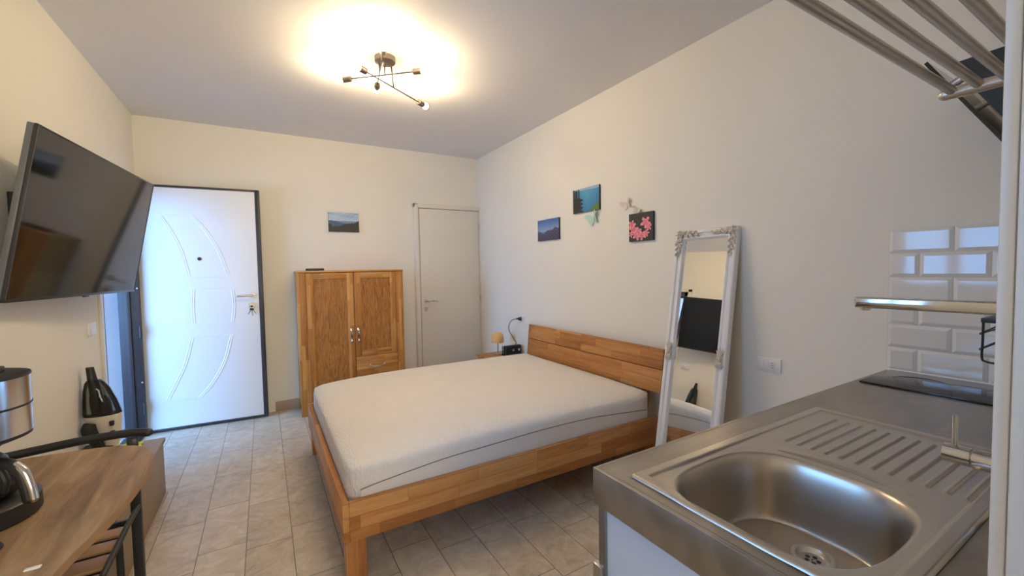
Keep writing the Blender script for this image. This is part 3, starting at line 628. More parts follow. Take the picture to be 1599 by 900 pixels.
def pic_flower(u, v):
    best = None
    for k, (x, y, r) in enumerate(FL):
        dx, dy = u-x, v-y; d = sqrt(dx*dx+dy*dy); a = math.atan2(dy, dx)
        R_ = r*(0.72+0.28*cos(5*a+k*1.7))
        if d < R_:
            t = d/R_; c = lerp((196, 70, 100), (250, 160, 172), t*1.1+0.25*nz(u*4, v*4, k)); 
            if d < 0.02: c = (220, 190, 130)
            best = c
    if best: return best
    return lerp((26, 28, 22), (92, 90, 70), 0.35+0.8*nz(u*6, v*7, 5))
canvas('canvas_picture', 'small coastal landscape canvas hanging above the oak cabinet', lambda u, v, d: Vector((0.600+0.303*u, YB-d, 1.803+0.199*v)), pic_coast)
def onright(y0, y1, z0, z1): return lambda u, v, d: Vector((XR-d, y0+(y1-y0)*u, z0+(z1-z0)*v))
canvas('canvas_picture', 'small canvas of a bluish mountain, lowest left print on the right wall', onright(3.423, 3.083, 1.643, 1.840), pic_mount)
canvas('canvas_picture', 'canvas of a blue lake with dark trees, highest print above the headboard', onright(2.875, 2.549, 1.842, 2.040), pic_lake)
canvas('canvas_picture', 'square canvas of pink flowers, hanging beside the white standing mirror', onright(2.232, 2.010, 1.560, 1.760), pic_flower)

# paper butterflies on the right wall
def butterfly(label, y, z, s, rot, m, lift=0.55):
    t = thing('butterfly_decoration', label, 'butterfly', (XR, y, z), 'paper butterflies on the right wall')
    def pt(a, b_, out):
        ca, sa = cos(rot), sin(rot); p, q = a*ca-b_*sa, a*sa+b_*ca
        return Vector((XR-0.002-out, y-p, z+q))
    up = [(0.0, 0.004), (0.10, 0.30), (0.32, 0.58), (0.62, 0.72), (0.86, 0.62), (0.88, 0.40), (0.70, 0.16), (0.45, 0.02), (0.0, -0.03)]
    lo = [(0.0, -0.02), (0.42, 0.0), (0.62, -0.14), (0.60, -0.36), (0.42, -0.55), (0.24, -0.52), (0.10, -0.28), (0.0, -0.08)]
    for sd in (-1, 1):
        b = B()
        for shp in (up, lo):
            A = [b.bm.verts.new(pt(sd*a*s, c*s, abs(a)*s*lift)) for a, c in shp]; D = [b.bm.verts.new(pt(sd*a*s, c*s, abs(a)*s*lift+0.0012)) for a, c in shp]; n = len(shp)
            b.bm.faces.new(A); b.bm.faces.new(D[::-1])
            for i in range(n): b.bm.faces.new((A[i], A[(i+1) % n], D[(i+1) % n], D[i]))
        obj('wing', b, m, t)
    obj('body', B().tube([pt(0, -0.42*s, 0.003), pt(0, 0, 0.005), pt(0, 0.32*s, 0.004)], [0.0012, 0.003, 0.002], seg=8), m, t)
butterfly('mint green paper butterfly just below the lake picture', 2.625, 1.775, 0.078, 0.35, PAPER_GREEN)
butterfly('pale grey paper butterfly up and left of the pink flower picture', 2.262, 1.838, 0.055, 0.35, PAPER_WHITE)
butterfly('tiny grey paper butterfly perched on top edge of the flower picture', 2.165, 1.775, 0.045, -0.5, PAPER_WHITE)

# ------------------------------------------------------------------ sockets and switches
def plate_right(name, label, cat, y0, y1, z0, z1):
    t = thing(name, label, cat, (XR, (y0+y1)/2, (z0+z1)/2))
    obj('cover_plate', B().box(XR-0.010, XR, y0, y1, z0, z1, 0.003), WHITE_PLASTIC, t); return t
s1 = plate_right('socket_plate', 'white wall plate with switch and power socket beside the steel worktop', 'socket', 1.176, 1.300, 0.795, 0.870)
obj('blank_module', B().box(XR-0.0125, XR-0.009, 1.262, 1.284, 0.811, 0.855, 0.001), WHITE_PLASTIC, s1)
obj('rocker_switch', B().box(XR-0.0145, XR-0.009, 1.236, 1.259, 0.811, 0.855, 0.002), WHITE_PLASTIC, s1)
so = obj('socket_module', B().box(XR-0.0125, XR-0.009, 1.206, 1.229, 0.811, 0.855, 0.001), WHITE_PLASTIC, s1)
b = B()
for dz in (-0.012, 0, 0.012):
    for dy in (-0.004, 0.004): b.cyl((XR-0.0124, 1.2175+dy, 0.833+dz), (XR-0.0132, 1.2175+dy, 0.833+dz), 0.0024, seg=10)
obj('socket_hole', b, BLACK_PLASTIC, so)
s2 = plate_right('socket_plate', 'white wall socket above the nightstand with black plug in it', 'socket', 3.70, 3.80, 0.815, 0.885)
obj('socket_module', B().box(XR-0.0125, XR-0.009, 3.715, 3.785, 0.828, 0.872, 0.001), WHITE_PLASTIC, s2)
t = thing('light_switch', 'white light switch on the left wall below the television', 'switch', (XL, 3.51, 1.055))
obj('cover_plate', B().box(XL, XL+0.009, 3.440, 3.565, 1.015, 1.095, 0.003), WHITE_PLASTIC, t)
for y in (3.468, 3.493, 3.518): obj('rocker', B().box(XL+0.008, XL+0.0125, y, y+0.022, 1.033, 1.077, 0.001), WHITE_PLASTIC, t)

# ------------------------------------------------------------------ nightstand, lamp, radio
ns = thing('nightstand', 'low oak nightstand on the far side of the bed', 'nightstand', (2.14, 3.88, 0))
NZ = 0.462
obj('top', B().box(1.955, 2.325, 3.66, 4.10, NZ-0.02, NZ, 0.003), NIGHT, ns)
obj('body', B().box(1.97, 2.32, 3.68, 3.70, 0.16, NZ-0.02).box(1.97, 2.32, 4.06, 4.08, 0.16, NZ-0.02).box(2.30, 2.32, 3.68, 4.08, 0.16, NZ-0.02).box(1.97, 2.32, 3.68, 4.08, 0.16, 0.18), OAK_XZ, ns)
dr = obj('drawer', B().box(1.952, 1.972, 3.705, 4.055, 0.19, NZ-0.025, 0.003), OAK_YZ, ns)
obj('knob', B().sph((1.945, 3.88, 0.32), 0.012), SATIN, dr)
for x in (1.975, 2.28):
    for y in (3.685, 4.035): obj('leg', B().box(x, x+0.035, y, y+0.035, 0, 0.16, 0.003), OAK_ZX, ns)
lp = thing('table_lamp', 'small dome table lamp with a mustard shade on the nightstand', 'table lamp', (2.15, 3.97, NZ))
LX, LY = 2.15, 3.97
obj('base', B().lathe([(0, 0), (0.045, 0), (0.047, 0.004), (0.045, 0.010), (0.008, 0.014), (0, 0.014)], (LX, LY, NZ+0.0005), 28), BRASS, lp)
obj('stem', B().cyl((LX, LY, NZ+0.012), (LX, LY, 0.60), 0.006), BRASS, lp)
obj('lamp_shade', B().lathe([(0.066, 0), (0.068, 0.02), (0.066, 0.06), (0.057, 0.09), (0.040, 0.107), (0.018, 0.114), (0, 0.115), (0, 0.111), (0.018, 0.110), (0.038, 0.103), (0.054, 0.087), (0.063, 0.058), (0.065, 0.02), (0.063, 0), (0.066, 0)], (LX, LY, 0.588), 32), LAMP_SHADE, lp)
rd = thing('clock_radio', 'small black radio with two silver dials on the nightstand', 'radio', (2.21, 3.77, NZ))
obj('case', B().box(2.115, 2.315, 3.745, 3.80, NZ+0.001, NZ+0.118, 0.012, 3), BLACK_PLASTIC, rd)
for x, r_ in ((2.205, 0.014), (2.275, 0.013)): obj('dial', B().cyl((x, 3.746, NZ+0.072), (x, 3.735, NZ+0.072), r_, seg=20), CHROME, rd)
obj('speaker_grille', B().box(2.125, 2.18, 3.742, 3.746, NZ+0.02, NZ+0.1, 0.001), BLACK_METAL, rd)
obj('antenna', B().cyl((2.105, 3.79, NZ+0.03), (2.105, 3.79, NZ+0.115), 0.004, seg=8).box(2.10, 2.118, 3.785, 3.795, NZ+0.02, NZ+0.035), BLACK_PLASTIC, rd)
pl = obj('plug', B().cyl((XR-0.0105, 3.765, 0.850), (XR-0.035, 3.785, 0.850), 0.020, 0.017).cyl((XR-0.035, 3.785, 0.85), (XR-0.055, 3.80, 0.849), 0.010, 0.006), BLACK_PLASTIC, rd)
obj('power_cord', B().tube(smooth_curve([(XR-0.055, 3.80, 0.849), (XR-0.085, 3.845, 0.83), (XR-0.10, 3.875, 0.78), (XR-0.10, 3.875, 0.72), (XR-0.08, 3.845, 0.66), (XR-0.06, 3.805, 0.60), (2.27, 3.80, 0.565), (2.26, 3.795, 0.55)], 8), 0.0038, seg=8), BLACK_PLASTIC, rd)

# ------------------------------------------------------------------ standing mirror
ALEAN, MYAW, MROLL = 0.178, 0.044, 0.010
mi = thing('standing_mirror', 'tall white ornate mirror leaning against the wall beside the bed', 'mirror', (2.012, 1.566, 0.009))
_mr = Vector((sin(MYAW), -cos(MYAW), 0)); _mn = Vector((-cos(ALEAN)*cos(MYAW), -cos(ALEAN)*sin(MYAW), sin(ALEAN))); _mu = _mr.cross(_mn)*(1 if _mr.cross(_mn).z > 0 else -1)
_m1 = _mr*cos(MROLL)+_mu*sin(MROLL); _m2 = -_mr*sin(MROLL)+_mu*cos(MROLL); _m3 = _m2.cross(_m1)
_mm = Matrix((_m1, _m3, _m2)).transposed().to_4x4(); _mm.translation = (2.012, 1.566, 0.009); mi.matrix_world = _mm
ML, MW, FW = 1.615, 0.395, 0.062
prof = [(0.0, 0.040), (0.0, 0.008), (0.004, 0.002), (0.012, 0.0), (0.020, 0.004), (0.024, 0.012), (0.040, 0.012), (0.044, 0.006), (0.052, 0.005), (0.056, 0.012), (FW, 0.020), (FW, 0.034), (0.01, 0.040)]
def frame_bm():
    b = B(); n = len(prof); loops = []
    for cxs, czs in ((-1, 0), (1, 0), (1, 1), (-1, 1)):
        ring = []
        for i, d in prof:
            x = cxs*(MW/2-i); z = i if czs == 0 else ML-i; ring.append(b.bm.verts.new((x, d, z)))
        loops.append(ring)
    for k in range(4):
        A, D = loops[k], loops[(k+1) % 4]
        for i in range(n): b.bm.faces.new((A[i], A[(i+1) % n], D[(i+1) % n], D[i]))
    return b
obj('frame', frame_bm(), FRAME_WHITE, mi, raw=True, angle=0.9)
obj('mirror_glass', B().box(-MW/2+FW-0.004, MW/2-FW+0.004, 0.022, 0.026, FW-0.004, ML-FW+0.004), MIRROR, mi, raw=True)
obj('backing', B().box(-MW/2+0.008, MW/2-0.008, 0.030, 0.0385, 0.008, ML-0.008), mat('mirror_backing', (0.3, 0.22, 0.15), 0.8), mi, raw=True)
def scroll(b, cx, cz, r, turns, a0, hand, th=0.0038, y=0.0):
    n = int(14*turns)+4; pts = []
    for i in range(n+1):
        t = i/n; a = a0+hand*2*pi*turns*t; rr = r*(1-0.85*t); pts.append((cx+rr*cos(a), y-0.004*t, cz+rr*sin(a)))
    b.tube(pts, [th*(1-0.35*i/n) for i in range(n+1)], seg=7); b.sph(pts[-1], th*1.35, 8)
def leafy(b, x, z, a, L_, wd, y=0.0):
    c, s_ = cos(a), sin(a)
    pts = [(x+c*L_*t, y-0.006*sin(pi*t), z+s_*L_*t) for t in (0, 0.2, 0.45, 0.7, 0.9, 1)]
    b.tube(pts, [wd*k for k in (0.5, 0.9, 1.0, 0.75, 0.4, 0.15)], seg=7)
def corner_orn(sx, sz):
    b = B(); ox, oz = sx*(MW/2-0.026), (ML-0.026 if sz > 0 else 0.026)
    ix, iz = -sx, -sz
    aa = math.atan2(iz, ix)
    for k, (r, t_) in enumerate(((0.024, 1.6), (0.016, 1.3))): scroll(b, ox+ix*0.004*k, oz+iz*0.004*k, r, t_, aa+pi+k, ix*iz, 0.006-0.001*k)
    for along in (0, 1):
        for k in range(6):
            dd = 0.030+0.0165*k; wob = 0.010*(-1)**k*(1-k/8)
            x = ox+(ix*dd if along == 0 else wob); z = oz+(iz*dd if along else wob)
            hnd = (1 if k % 2 else -1)*ix*iz*(1 if along else -1)
            scroll(b, x, z, 0.0125*(1-k*0.09), 1.15, random.uniform(0, 6.28), hnd, 0.0046)
            dirn = (0 if ix > 0 else pi) if along == 0 else (pi/2 if iz > 0 else -pi/2)
            leafy(b, x, z, dirn+0.6*(-1)**k, 0.026, 0.0062)
            b.sph((x-wob*0.8 if along else x, -0.003, z if along else z-wob*0.8), 0.0042, 8)
        dirn = (0 if ix > 0 else pi) if along == 0 else (pi/2 if iz > 0 else -pi/2)
        leafy(b, ox+(ix*0.125 if along == 0 else 0), oz+(iz*0.125 if along else 0), dirn, 0.03, 0.0045)
    for k in range(5): leafy(b, ox, oz, aa+pi/2*(k-2)/1.4, 0.030, 0.0060, -0.002)
    b.sph((ox, -0.010, oz), 0.009, 12)
    return b
for sx in (-1, 1):
    for sz in (-1, 1): obj('corner_ornament', corner_orn(sx, sz), ORNAMENT, mi, raw=True, angle=2)
for sx in (-1, 1):
    b = B(); ox, oz = sx*(MW/2-0.032), ML*0.53
    b.sph((ox, -0.004, oz), 0.011, 12, (0.8, 0.8, 1.6))
    for k in range(5):
        for sg in (-1, 1):
            scroll(b, ox+sg*0.014*(1-k*0.12), oz+(k-2)*0.020, 0.010, 1.2, random.uniform(0, 6), sg, 0.003)
            leafy(b, ox, oz+sg*0.012, sg*(pi/2)+(k-2)*0.32, 0.055-0.006*abs(k-2), 0.0042)
    obj('side_ornament', b, ORNAMENT, mi, raw=True, angle=2)

# ------------------------------------------------------------------ television
TVW, TVH = 1.22, 0.70
yaw, tilt, roll = 0.110, -0.185, -0.003
n_ = Vector((cos(yaw), -sin(yaw), 0)); r_ = Vector((sin(yaw), cos(yaw), 0)); u_ = Vector((0, 0, 1))*cos(tilt)-n_*sin(tilt)
r2 = r_*cos(roll)+u_*sin(roll); u2 = -r_*sin(roll)+u_*cos(roll); y2 = u2.cross(r2)
tv = thing('television', 'large black flat television on a wall bracket, tilted downwards', 'television', (-0.722, 2.950, 1.621))
Mt = Matrix((r2, y2, u2)).transposed().to_4x4(); Mt.translation = (-0.722, 2.950, 1.621); tv.matrix_world = Mt
b = B().box(-TVW/2, TVW/2, 0.0, 0.012, TVH/2-0.007, TVH/2, 0.001).box(-TVW/2, TVW/2, 0.0, 0.012, -TVH/2, -TVH/2+0.012, 0.001)
b.box(-TVW/2, -TVW/2+0.007, 0, 0.012, -TVH/2, TVH/2, 0.001).box(TVW/2-0.007, TVW/2, 0, 0.012, -TVH/2, TVH/2, 0.001)
obj('bezel', b, TV_BEZEL, tv, raw=True)
obj('screen', B().box(-TVW/2+0.006, TVW/2-0.006, 0.002, 0.006, -TVH/2+0.011, TVH/2-0.006), SCREEN, tv, raw=True)
obj('rear_housing', B().box(-TVW/2, TVW/2, 0.0125, 0.034, -TVH/2, TVH/2, 0.004).box(-TVW/2+0.14, TVW/2-0.14, 0.030, 0.062, -TVH/2+0.12, TVH/2-0.18, 0.012), TV_SIDE, tv, raw=True)
obj('brand_strip', B().box(-0.03, 0.03, -0.002, 0.004, -TVH/2-0.006, -TVH/2+0.002, 0.001), TV_BEZEL, tv, raw=True)
inv = Mt.inverted()
def tvl(p): return inv @ Vector(p)
b = B()
b.tube([tvl((-0.905, 2.80, 1.72)), tvl((-0.86, 2.70, 1.72)), tvl((-0.80, 2.90, 1.70))], 0.016, seg=10)
b.tube([tvl((-0.905, 2.80, 1.62)), tvl((-0.87, 2.72, 1.62)), tvl((-0.82, 2.90, 1.60))], 0.014, seg=10)
obj('wall_arm', b, BLACK_METAL, tv, raw=True)
b = B().box(-0.16, 0.16, 0.060, 0.074, -0.10, 0.12, 0.002)
obj('mounting_plate', b, BLACK_METAL, tv, raw=True)
wp = B().obox(tvl((-0.908, 2.77, 1.63)), Mt.inverted().to_3x3() @ Vector((1, 0, 0)), Mt.inverted().to_3x3() @ Vector((0, 1, 0)), Mt.inverted().to_3x3() @ Vector((0, 0, 1)), 0.0115, 0.155, 0.11, 0.003)
obj('wall_plate', wp, BLACK_METAL, tv, raw=True)

# ------------------------------------------------------------------ kitchenette
wt_z0, wt_z1 = 0.818, 0.903
KX0, KX1, KY0, KY1 = 0.652, XR-0.001, 0.1135, 0.745
SX0, SX1, SY0, SY1 = 0.690, 1.528, 0.206, 0.662
HX0, HX1, HY0, HY1 = 0.715, 1.11, 0.235, 0.635    # cut-out below the sink
wt = thing('worktop', 'brushed stainless steel kitchen worktop with a deep front edge', 'worktop', (1.5, 0.43, wt_z0))
b = B()
E0, E1 = KX0+0.012, KY1-0.012
b.box(E0, KX1, KY0, HY0, wt_z1-0.03, wt_z1).box(E0, KX1, HY1, E1, wt_z1-0.03, wt_z1).box(E0, HX0, HY0, HY1, wt_z1-0.03, wt_z1).box(HX1, KX1, HY0, HY1, wt_z1-0.03, wt_z1)
b.box(KX0, E0, KY0, KY1, wt_z0, wt_z1, 0.0012).box(E0, KX1, E1, KY1, wt_z0, wt_z1, 0.0012)
obj('slab', b, WORKTOP_STEEL, wt)
kc = thing('base_cabinet', 'white kitchen base cabinet with steel corner strip under the worktop', 'cabinet', (1.5, 0.42, 0))
b = B().box(0.668, 0.686, KY0+0.002, 0.716, 0.10, wt_z0-0.001, 0.001).box(KX1-0.02, KX1-0.002, KY0+0.002, 0.716, 0.10, wt_z0-0.001).box(0.686, KX1-0.02, KY0+0.002, 0.712, 0.10, 0.12)
b.box(0.686, KX1-0.02, KY0+0.002, KY0+0.012, 0.12, wt_z0-0.001)
obj('carcass', b, CABINET_WHITE, kc)
obj('corner_strip', B().box(0.662, 0.690, 0.716, 0.738, 0.0, wt_z0-0.001, 0.001), WORKTOP_STEEL, kc)
for k in range(3):
    x0 = 0.695+k*0.545; dr = obj('door', B().box(x0, x0+0.535, 0.716, 0.734, 0.12, wt_z0-0.006, 0.002), CABINET_WHITE, kc)
    obj('handle', B().tube([(x0+0.2, 0.733, 0.76), (x0+0.2, 0.758, 0.76), (x0+0.34, 0.758, 0.76), (x0+0.34, 0.733, 0.76)], 0.005), SATIN, dr)
obj('foot_bracket', B().box(0.654, 0.672, 0.724, 0.752, 0.50, 0.668, 0.003), SATIN, kc)
obj('plinth', B().box(0.70, KX1-0.02, 0.64, 0.66, 0.0, 0.10), WORKTOP_STEEL, kc)

def sstep(a, b_, x):
    t = max(0, min(1, (x-a)/(b_-a))); return t*t*(3-2*t)
BCX, BCY, BA, BBb = 0.893, 0.437, 0.196, 0.182
def sinkz(x, y):
    z = 0.9115
    e = min(x-SX0, SX1-x, y-SY0, SY1-y)
    if e < 0.004: z -= 0.007*(1-e/0.004)**2
    z -= 0.0045*sstep(0.024, 0.031, e)
    q = ((abs(x-BCX)/BA)**3.0+(abs(y-BCY)/BBb)**3.0)**(1/3.0)
    z -= 0.002*sstep(1.12, 1.02, q)
    if q < 1.02:
        dpt = sstep(1.02, 0.80, q)
        z -= 0.148*dpt*(0.25+0.75*dpt)/1.0
        dd = sqrt((x-0.975)**2+(y-0.425)**2)
        z -= 0.004*(1-min(1, dd/0.15))*dpt+0.010*sstep(0.031, 0.025, dd)
    if x > 1.13 and e > 0.024:
        z += 0.0035*sstep(0.0, 0.03, x-1.13)*0.3
        xe = min(x-1.160, 1.455-x)
        yy = (y-0.240)/0.0305
        if xe > 0 and 0.0 <= yy <= 11.6:
            fr_ = abs(yy-round(yy)); bmp = max(0, 1-(fr_/0.20)**2)
            z += 0.0042*bmp*sstep(0, 0.008, xe)
    # crescent between bowl and drainer
    cx = 1.118-0.02*((y-0.43)/0.12)**2
    if abs(y-0.43) < 0.13: z -= 0.005*max(0, 1-abs(x-cx)/(0.014*(1-((y-0.43)/0.13)**2)+1e-4))
    return z
sk = thing('kitchen_sink', 'stainless steel inset sink with oval bowl and ribbed drainboard', 'sink', (1.1, 0.43, 0.903))
b = B(); nx, ny = 330, 180
vg = [[b.bm.verts.new((SX0+(SX1-SX0)*i/nx, SY0+(SY1-SY0)*k/ny, sinkz(SX0+(SX1-SX0)*i/nx, SY0+(SY1-SY0)*k/ny))) for i in range(nx+1)] for k in range(ny+1)]
for k in range(ny):
    for i in range(nx): b.bm.faces.new((vg[k][i], vg[k][i+1], vg[k+1][i+1], vg[k+1][i]))
obj('sink_body', b, SINK_STEEL, sk, angle=3)
dzz = sinkz(0.975, 0.425)+0.010
dn = obj('drain', B().lathe([(0.041, 0.0012), (0.038, 0.004), (0.031, 0.0035), (0.027, -0.003), (0.024, -0.006), (0, -0.006)], (0.975, 0.425, dzz+0.001), 32), SATIN, sk)
b = B()
for a in range(5): b.cyl((0.975+0.011*cos(a*2*pi/5), 0.425+0.011*sin(a*2*pi/5), dzz-0.0045), (0.975+0.011*cos(a*2*pi/5), 0.425+0.011*sin(a*2*pi/5), dzz-0.0042), 0.0045, seg=12)
b.cyl((0.975, 0.425, dzz-0.0045), (0.975, 0.425, dzz-0.0042), 0.002, seg=8)
obj('drain_hole', b, BLACK_METAL, dn)

# faucet
FX = 1.105; fc = thing('kitchen_faucet', 'chrome kitchen tap with long straight spout behind the sink', 'faucet', (FX, 0.170, 0.903))
obj('riser', B().lathe([(0, 0), (0.026, 0), (0.027, 0.006), (0.022, 0.010), (0.021, 0.15), (0.016, 0.16), (0.015, 0.40), (0, 0.40)], (FX, 0.170, 0.9035), 28), CHROME, fc)
obj('mixer_body', B().cyl((FX, 0.170, 1.012), (FX, 0.223, 1.012), 0.0178, seg=28), CHROME, fc)
lv = obj('lever', B().cyl((FX, 0.226, 1.012), (FX, 0.262, 1.012), 0.0172, seg=28).cyl((FX, 0.222, 1.012), (FX, 0.227, 1.012), 0.011), CHROME, fc)
obj('lever_pin', B().cyl((FX, 0.248, 1.020), (FX, 0.248, 1.085), 0.0042, seg=14), CHROME, lv)
b = B().box(FX-0.016, FX+0.016, 0.150, 0.403, 1.278, 1.301, 0.004, 3)
obj('spout', b, CHROME, fc)
obj('aerator', B().cyl((FX, 0.388, 1.280), (FX, 0.388, 1.272), 0.010, 0.008), SATIN, fc)

# hob
hb = thing('induction_hob', 'black glass hob set on the worktop in front of the tiles', 'hob', (2.16, 0.46, 0.9035))
obj('glass_plate', B().box(2.012, 2.325, 0.205, 0.722, 0.9035, 0.910, 0.001), HOB, hb)
RINGM = mat('grey_hob_print', (0.10, 0.10, 0.10), 0.2)
for y in (0.34, 0.59): obj('cooking_zone', B().tube([(2.17+0.08*cos(a*pi/24), y+0.08*sin(a*pi/24), 0.9098) for a in range(48)], 0.0006, closed=True, seg=6), RINGM, hb)

# tile backsplash
b = B(); gt = B()
gt.box(XR-0.007, XR-0.001, KY0, 0.741, 0.904, 1.513)
b2 = []
for r in range(6):
    z1 = 1.512-0.1008*r; z0 = z1-0.0985
    ed = [0.739]; y = 0.54 if r % 2 == 0 else 0.64
    while y > KY0: ed.append(y); y -= 0.2
    ed.append(KY0)
    for k in range(len(ed)-1):
        ya, yb = ed[k]-0.001, ed[k+1]+0.001
        if ya-yb < 0.01: continue
        o_, i_ = XR-0.008, XR-0.0135; w_ = min(0.013, (ya-yb)/3)
        ia, ib = ya-w_, yb+w_
        if k == 0 and r % 2 == 1: ia = ya-w_
        za, zb = z0+0.013, z1-0.013
        O = [b.bm.verts.new(p) for p in ((o_, ya, z0), (o_, yb, z0), (o_, yb, z1), (o_, ya, z1))]
        R0 = [b.bm.verts.new(p) for p in ((XR-0.006, ya, z0), (XR-0.006, yb, z0), (XR-0.006, yb, z1), (XR-0.006, ya, z1))]
        I = [b.bm.verts.new(p) for p in ((i_, ia, za), (i_, ib, za), (i_, ib, zb), (i_, ia, zb))]
        for q in range(4):
            b.bm.faces.new((O[q], O[(q+1) % 4], I[(q+1) % 4], I[q])); b.bm.faces.new((R0[q], R0[(q+1) % 4], O[(q+1) % 4], O[q]))
        b.bm.faces.new(I)
bs = thing('tile_backsplash', 'glossy white brick pattern tiles on the right wall behind the hob', 'tiles', (XR, 0.43, 0.904))
obj('tiles', b, WHITE_CERAMIC, bs, angle=0.2)
obj('grout_bed', gt, GROUT, bs)
obj('sealant_strip', B().box(XR-0.016, XR-0.006, KY0, 0.741, 0.9035, 0.913, 0.003), WHITE_PLASTIC, bs)

# tubular rack above the sink
rk = thing('tube_shelf', 'steel tube plate rack mounted high above the worktop', 'rack', (1.08, 0.2, 1.80))
for y in (0.365, 0.3185, 0.272, 0.2255, 0.179):
    obj('tube', B().cyl((0.672, y, 1.806), (1.515, y, 1.806), 0.0105, seg=18), RACK_STEEL, rk)
for x in (0.658, 1.529):
    obj('end_bar', B().tube([(x, KY0-0.001, 1.802), (x, 0.25, 1.802), (x, 0.378, 1.802)], 0.0145, seg=18).sph((x, 0.378, 1.802), 0.0145, 18), END_STEEL, rk)

# inclined cooker hood
hd = thing('cooker_hood', 'black inclined cooker hood on the kitchen wall over the hob', 'cooker hood', (2.1, 0.2, 1.75))
obj('hood_body', B().prism([(KY0, 2.02), (0.455, 2.005), (0.452, 1.975), (0.20, 1.55), (KY0, 1.55)], 'x', 1.92, 2.30), BLACK_METAL, hd)
def slab(y0, z0, y1, z1, th, x0, x1):
    d = Vector((y1-y0, z1-z0)).normalized(); n = Vector((d.y, -d.x))*th
    return B().prism([(y0, z0), (y1, z1), (y1+n.x, z1+n.y), (y0+n.x, z0+n.y)], 'x', x0, x1)
obj('glass_panel', slab(0.235, 1.555, 0.515, 2.030, 0.010, 1.90, 2.325), GLOSS_BLACK, hd)
for x in (1.935, 2.28): obj('hinge_arm', B().cyl((x, 0.44, 1.955), (x, 0.468, 1.94), 0.012), SATIN, hd)

# wire holder
wh = thing('wire_holder', 'black wire holder on the kitchen wall above the hob', 'wire rack', (1.95, 0.25, 1.12))
obj('mounting_bar', B().box(1.90, 2.10, KY0-0.001, 0.378, 1.183, 1.197, 0.002), BLACK_METAL, wh)
for x in (1.905, 2.095): obj('wire', B().tube(smooth_curve([(x, 0.373, 1.184), (x, 0.3735, 1.12), (x, 0.374, 1.075), (x, 0.366, 1.063), (x, 0.33, 1.060), (x, 0.20, 1.062), (x, 0.14, 1.065)], 4), 0.0032, seg=8), BLACK_METAL, wh)
for z in (1.148, 1.10): obj('cross_wire', B().tube([(1.905, 0.380, z), (1.905, 0.30, z+0.06), (1.905, 0.14, z+0.06)], 0.0022, seg=8).tube([(1.895, 0.377, z), (2.105, 0.377, z)], 0.0022, seg=8), BLACK_METAL, wh)

# ------------------------------------------------------------------ left side: step, vacuum, table, chair, coffee maker
st = thing('storage_bench', 'low beige grey box bench along the left wall', 'bench', (-0.745, 2.9, 0))
obj('bench_body', B().box(XL+0.014, -0.582, 2.35, 3.352, 0.0, 0.33, 0.004), BENCH, st)
obj('base_strip', B().box(-0.583, -0.572, 2.35, 3.355, 0.0, 0.012, 0.002), SKIRT, st)
obj('bench_top', B().box(XL+0.001, -0.572, 2.34, 3.362, 0.33, 0.357, 0.006), BENCH, st)

vz = 0.358; VX, VY = -0.828, 3.27
vc = thing('handheld_vacuum', 'black and cream handheld vacuum standing upright on the bench', 'vacuum cleaner', (VX, VY, vz))
obj('charging_base', B().box(VX-0.105, VX+0.045, VY-0.05, VY+0.05, vz, vz+0.045, 0.015, 3), BLACK_PLASTIC, vc)
b = B()
prf = [(0, 0.02, 0.045), (0.05, 0.02, 0.055), (0.10, 0.012, 0.063), (0.15, 0.004, 0.070), (0.19, 0.0, 0.076), (0.215, 0.0, 0.076)]
def loft(b, secs, seg=24):
    rings = []
    for (z, cx, rx, ry) in secs: rings.append([b.bm.verts.new((VX+cx+rx*cos(2*pi*k/seg), VY+ry*sin(2*pi*k/seg), vz+z)) for k in range(seg)])
    for A, D in zip(rings, rings[1:]):
        for k in range(seg): b.bm.faces.new((A[k], A[(k+1) % seg], D[(k+1) % seg], D[k]))
    b.bm.faces.new(rings[0][::-1]); b.bm.faces.new(rings[-1]); return b
obj('motor_body', loft(B(), [(0.02, 0.025, 0.030, 0.035), (0.06, 0.030, 0.038, 0.040), (0.11, 0.022, 0.052, 0.048), (0.16, 0.010, 0.068, 0.055), (0.205, 0.0, 0.082, 0.060), (0.222, -0.002, 0.083, 0.060)]), CREAM, vc, angle=1)
b = B().tube(smooth_curve([(VX-0.045, VY-0.035, vz+0.185), (VX-0.052, VY-0.045, vz+0.15), (VX-0.035, VY-0.045, vz+0.10), (VX-0.015, VY-0.04, vz+0.04)], 6), [0.030, 0.031, 0.032, 0.033, 0.034, 0.034, 0.034, 0.034, 0.033, 0.032, 0.031, 0.030, 0.029, 0.028, 0.028, 0.027, 0.026, 0.026, 0.025], seg=14)
obj('handle_grip', b, BLACK_PLASTIC, vc)
obj('dust_canister', loft(B(), [(0.222, -0.002, 0.084, 0.060), (0.235, -0.004, 0.083, 0.060), (0.30, -0.012, 0.074, 0.055), (0.37, -0.022, 0.058, 0.046), (0.41, -0.030, 0.042, 0.038), (0.425, -0.032, 0.030, 0.030)]), CLEAR_GREY, vc, angle=1)
obj('filter', loft(B(), [(0.225, -0.004, 0.045, 0.035), (0.29, -0.010, 0.046, 0.034), (0.33, -0.02, 0.036, 0.030), (0.335, -0.025, 0.028, 0.028), (0.415, -0.034, 0.024, 0.024)]), BLACK_PLASTIC, vc, angle=1)
obj('nozzle', loft(B(), [(0.41, -0.036, 0.023, 0.026), (0.45, -0.040, 0.020, 0.022), (0.50, -0.046, 0.018, 0.012)]), BLACK_PLASTIC, vc, angle=1)
for z, hh in ((0.175, 0.014), (0.115, 0.016)): obj('button', B().box(VX+0.035, VX+0.055, VY-0.060, VY-0.030, vz+z-hh, vz+z+hh, 0.004), BLACK_PLASTIC, vc)
